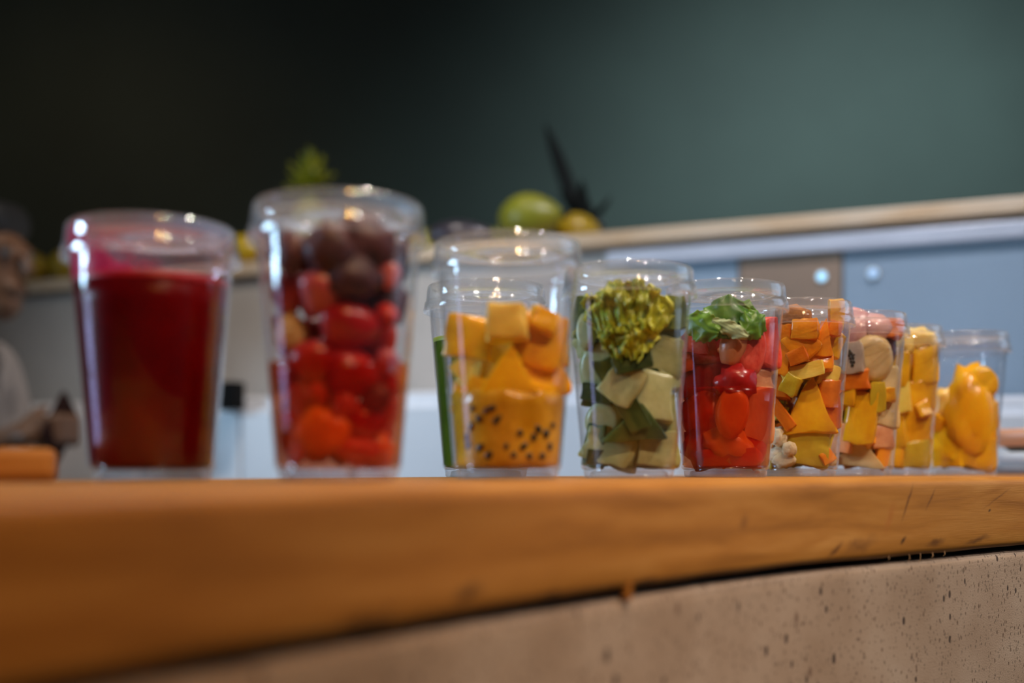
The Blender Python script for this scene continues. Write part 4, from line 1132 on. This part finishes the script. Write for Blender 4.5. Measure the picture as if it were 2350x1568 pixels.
head = [([(0, hy + .015, HZ + .035), (0, hy - .005, HZ + .01), (0, hy - .018, HZ - .045), (0, hy - .040, HZ - .085)], [.083, .080, .064, .040]),
        ([(0, hy - .088, HZ + .018), (0, hy - .108, HZ - .020), (0, hy - .104, HZ - .026)], [.010, .013, .011]),
        ([(-.02, hy - .083, HZ - .058), (.02, hy - .083, HZ - .058)], [.009, .009]),
        ([(-.030, hy - .080, HZ + .030), (-.048, hy - .070, HZ + .028)], [.008, .008]), ([(.030, hy - .080, HZ + .030), (.048, hy - .070, HZ + .028)], [.008, .008])]
for s in (-1, 1):
    head.append(([(s * .080, hy + .02, HZ + .018), (s * .086, hy + .026, HZ - .01), (s * .082, hy + .022, HZ - .032)], [.012, .013, .010]))
limbs = []
WR = {}
for s in (-1, 1):
    sh = (s * .165, .02, 1.28); el = (s * .215, -.03, 1.02); wr = (s * .075, -.235, 1.115); WR[s] = wr
    limbs.append(([sh, (s * .20, 0, 1.15), el], [.052, .046, .038]))
    limbs.append(([el, (s * .15, -.13, 1.065), wr], [.038, .034, .024]))
    pal = (s * .045, -.285, 1.135)
    limbs.append(([wr, (s * .062, -.262, 1.125), pal], [.023, .026, .024]))
    limbs.append(([(s * .07, -.285, 1.12), pal, (s * .040, -.30, 1.152)], [.016, .022, .016]))
    for f in range(4):
        z0 = 1.108 + f * .0165
        limbs.append(([(s * .048, -.300, z0), (s * .034, -.326, z0 + .004), (s * .014, -.334, z0 + .006), (s * (.002 + .003 * (f % 2)), -.330, z0 + .006)], [.0095, .009, .0085, .008]))
    limbs.append(([(s * .056, -.275, 1.150), (s * .036, -.284, 1.172), (s * .018, -.292, 1.182)], [.012, .010, .009]))
    limbs.append(([(s * .085, .02, .90), (s * .095, 0, .50), (s * .10, .02, .10)], [.098, .062, .042]))
    limbs.append(([(s * .10, .03, .05), (s * .11, -.06, .04), (s * .115, -.15, .032)], [.040, .040, .030]))
capsules(body + head + limbs, .0075, 'body', M['skin'], pers, 4)
inf = lambda ch, d: [(p, [q + d for q in r]) for p, r in ch]
torso = [(body[0][0][:5], [.127, .122, .127, .108, .064])] + inf(body[1:], .012) + inf([limbs[i] for i in (0, 9)], .013)
sl = [([(s * .165, .02, 1.28), (s * .20, 0, 1.15), (s * .215, -.03, 1.02), (s * .17, -.10, 1.05)], [.066, .060, .054, .048]) for s in (-1, 1)]
capsules([torso[0]] + inf(body[1:], .012) + sl, .011, 'shirt', M['shirt'], pers, 4)
leg = [([(s * .085, .02, .92), (s * .095, 0, .50), (s * .10, .02, .12)], [.112, .078, .066]) for s in (-1, 1)]
capsules(leg + [([(-.06, .02, .93), (.06, .02, .93)], [.125, .125])], .011, 'trousers', M['trousers'], pers, 4)
hair = [([(0, hy + .03, HZ + .050), (0, hy + .045, HZ + .01), (0, hy + .045, HZ - .045)], [.088, .082, .062]), ([(-.03, hy - .03, HZ + .085), (.03, hy - .03, HZ + .085)], [.045, .045])]
capsules(hair, .008, 'hair', M['hair'], pers, 3)
for s in (-1, 1):
    bm = bmesh.new(); bmesh.ops.create_icosphere(bm, subdivisions=2, radius=.0105, matrix=Matrix.Translation((s * .033, hy - .078, HZ + .012)))
    link('eye', mesh_bm('eye', bm), M['eyewhite'], pers, smooth=True)
ph = box('phone', -.038, .038, -.005, .005, -.075, .075, M['phone'], None, bevel=.004)
mw = Matrix.Translation((-1.225, 2.43, 0)) @ Matrix.Rotation(1.25, 4, 'Z') @ Matrix.Translation((0, -.312, 1.145)) @ Matrix.Rotation(math.radians(50), 4, 'Y') @ Matrix.Rotation(math.radians(-15), 4, 'X')
ph.matrix_world = mw
tag(ph, 'dark brown phone held in the hands of the person', 'phone')
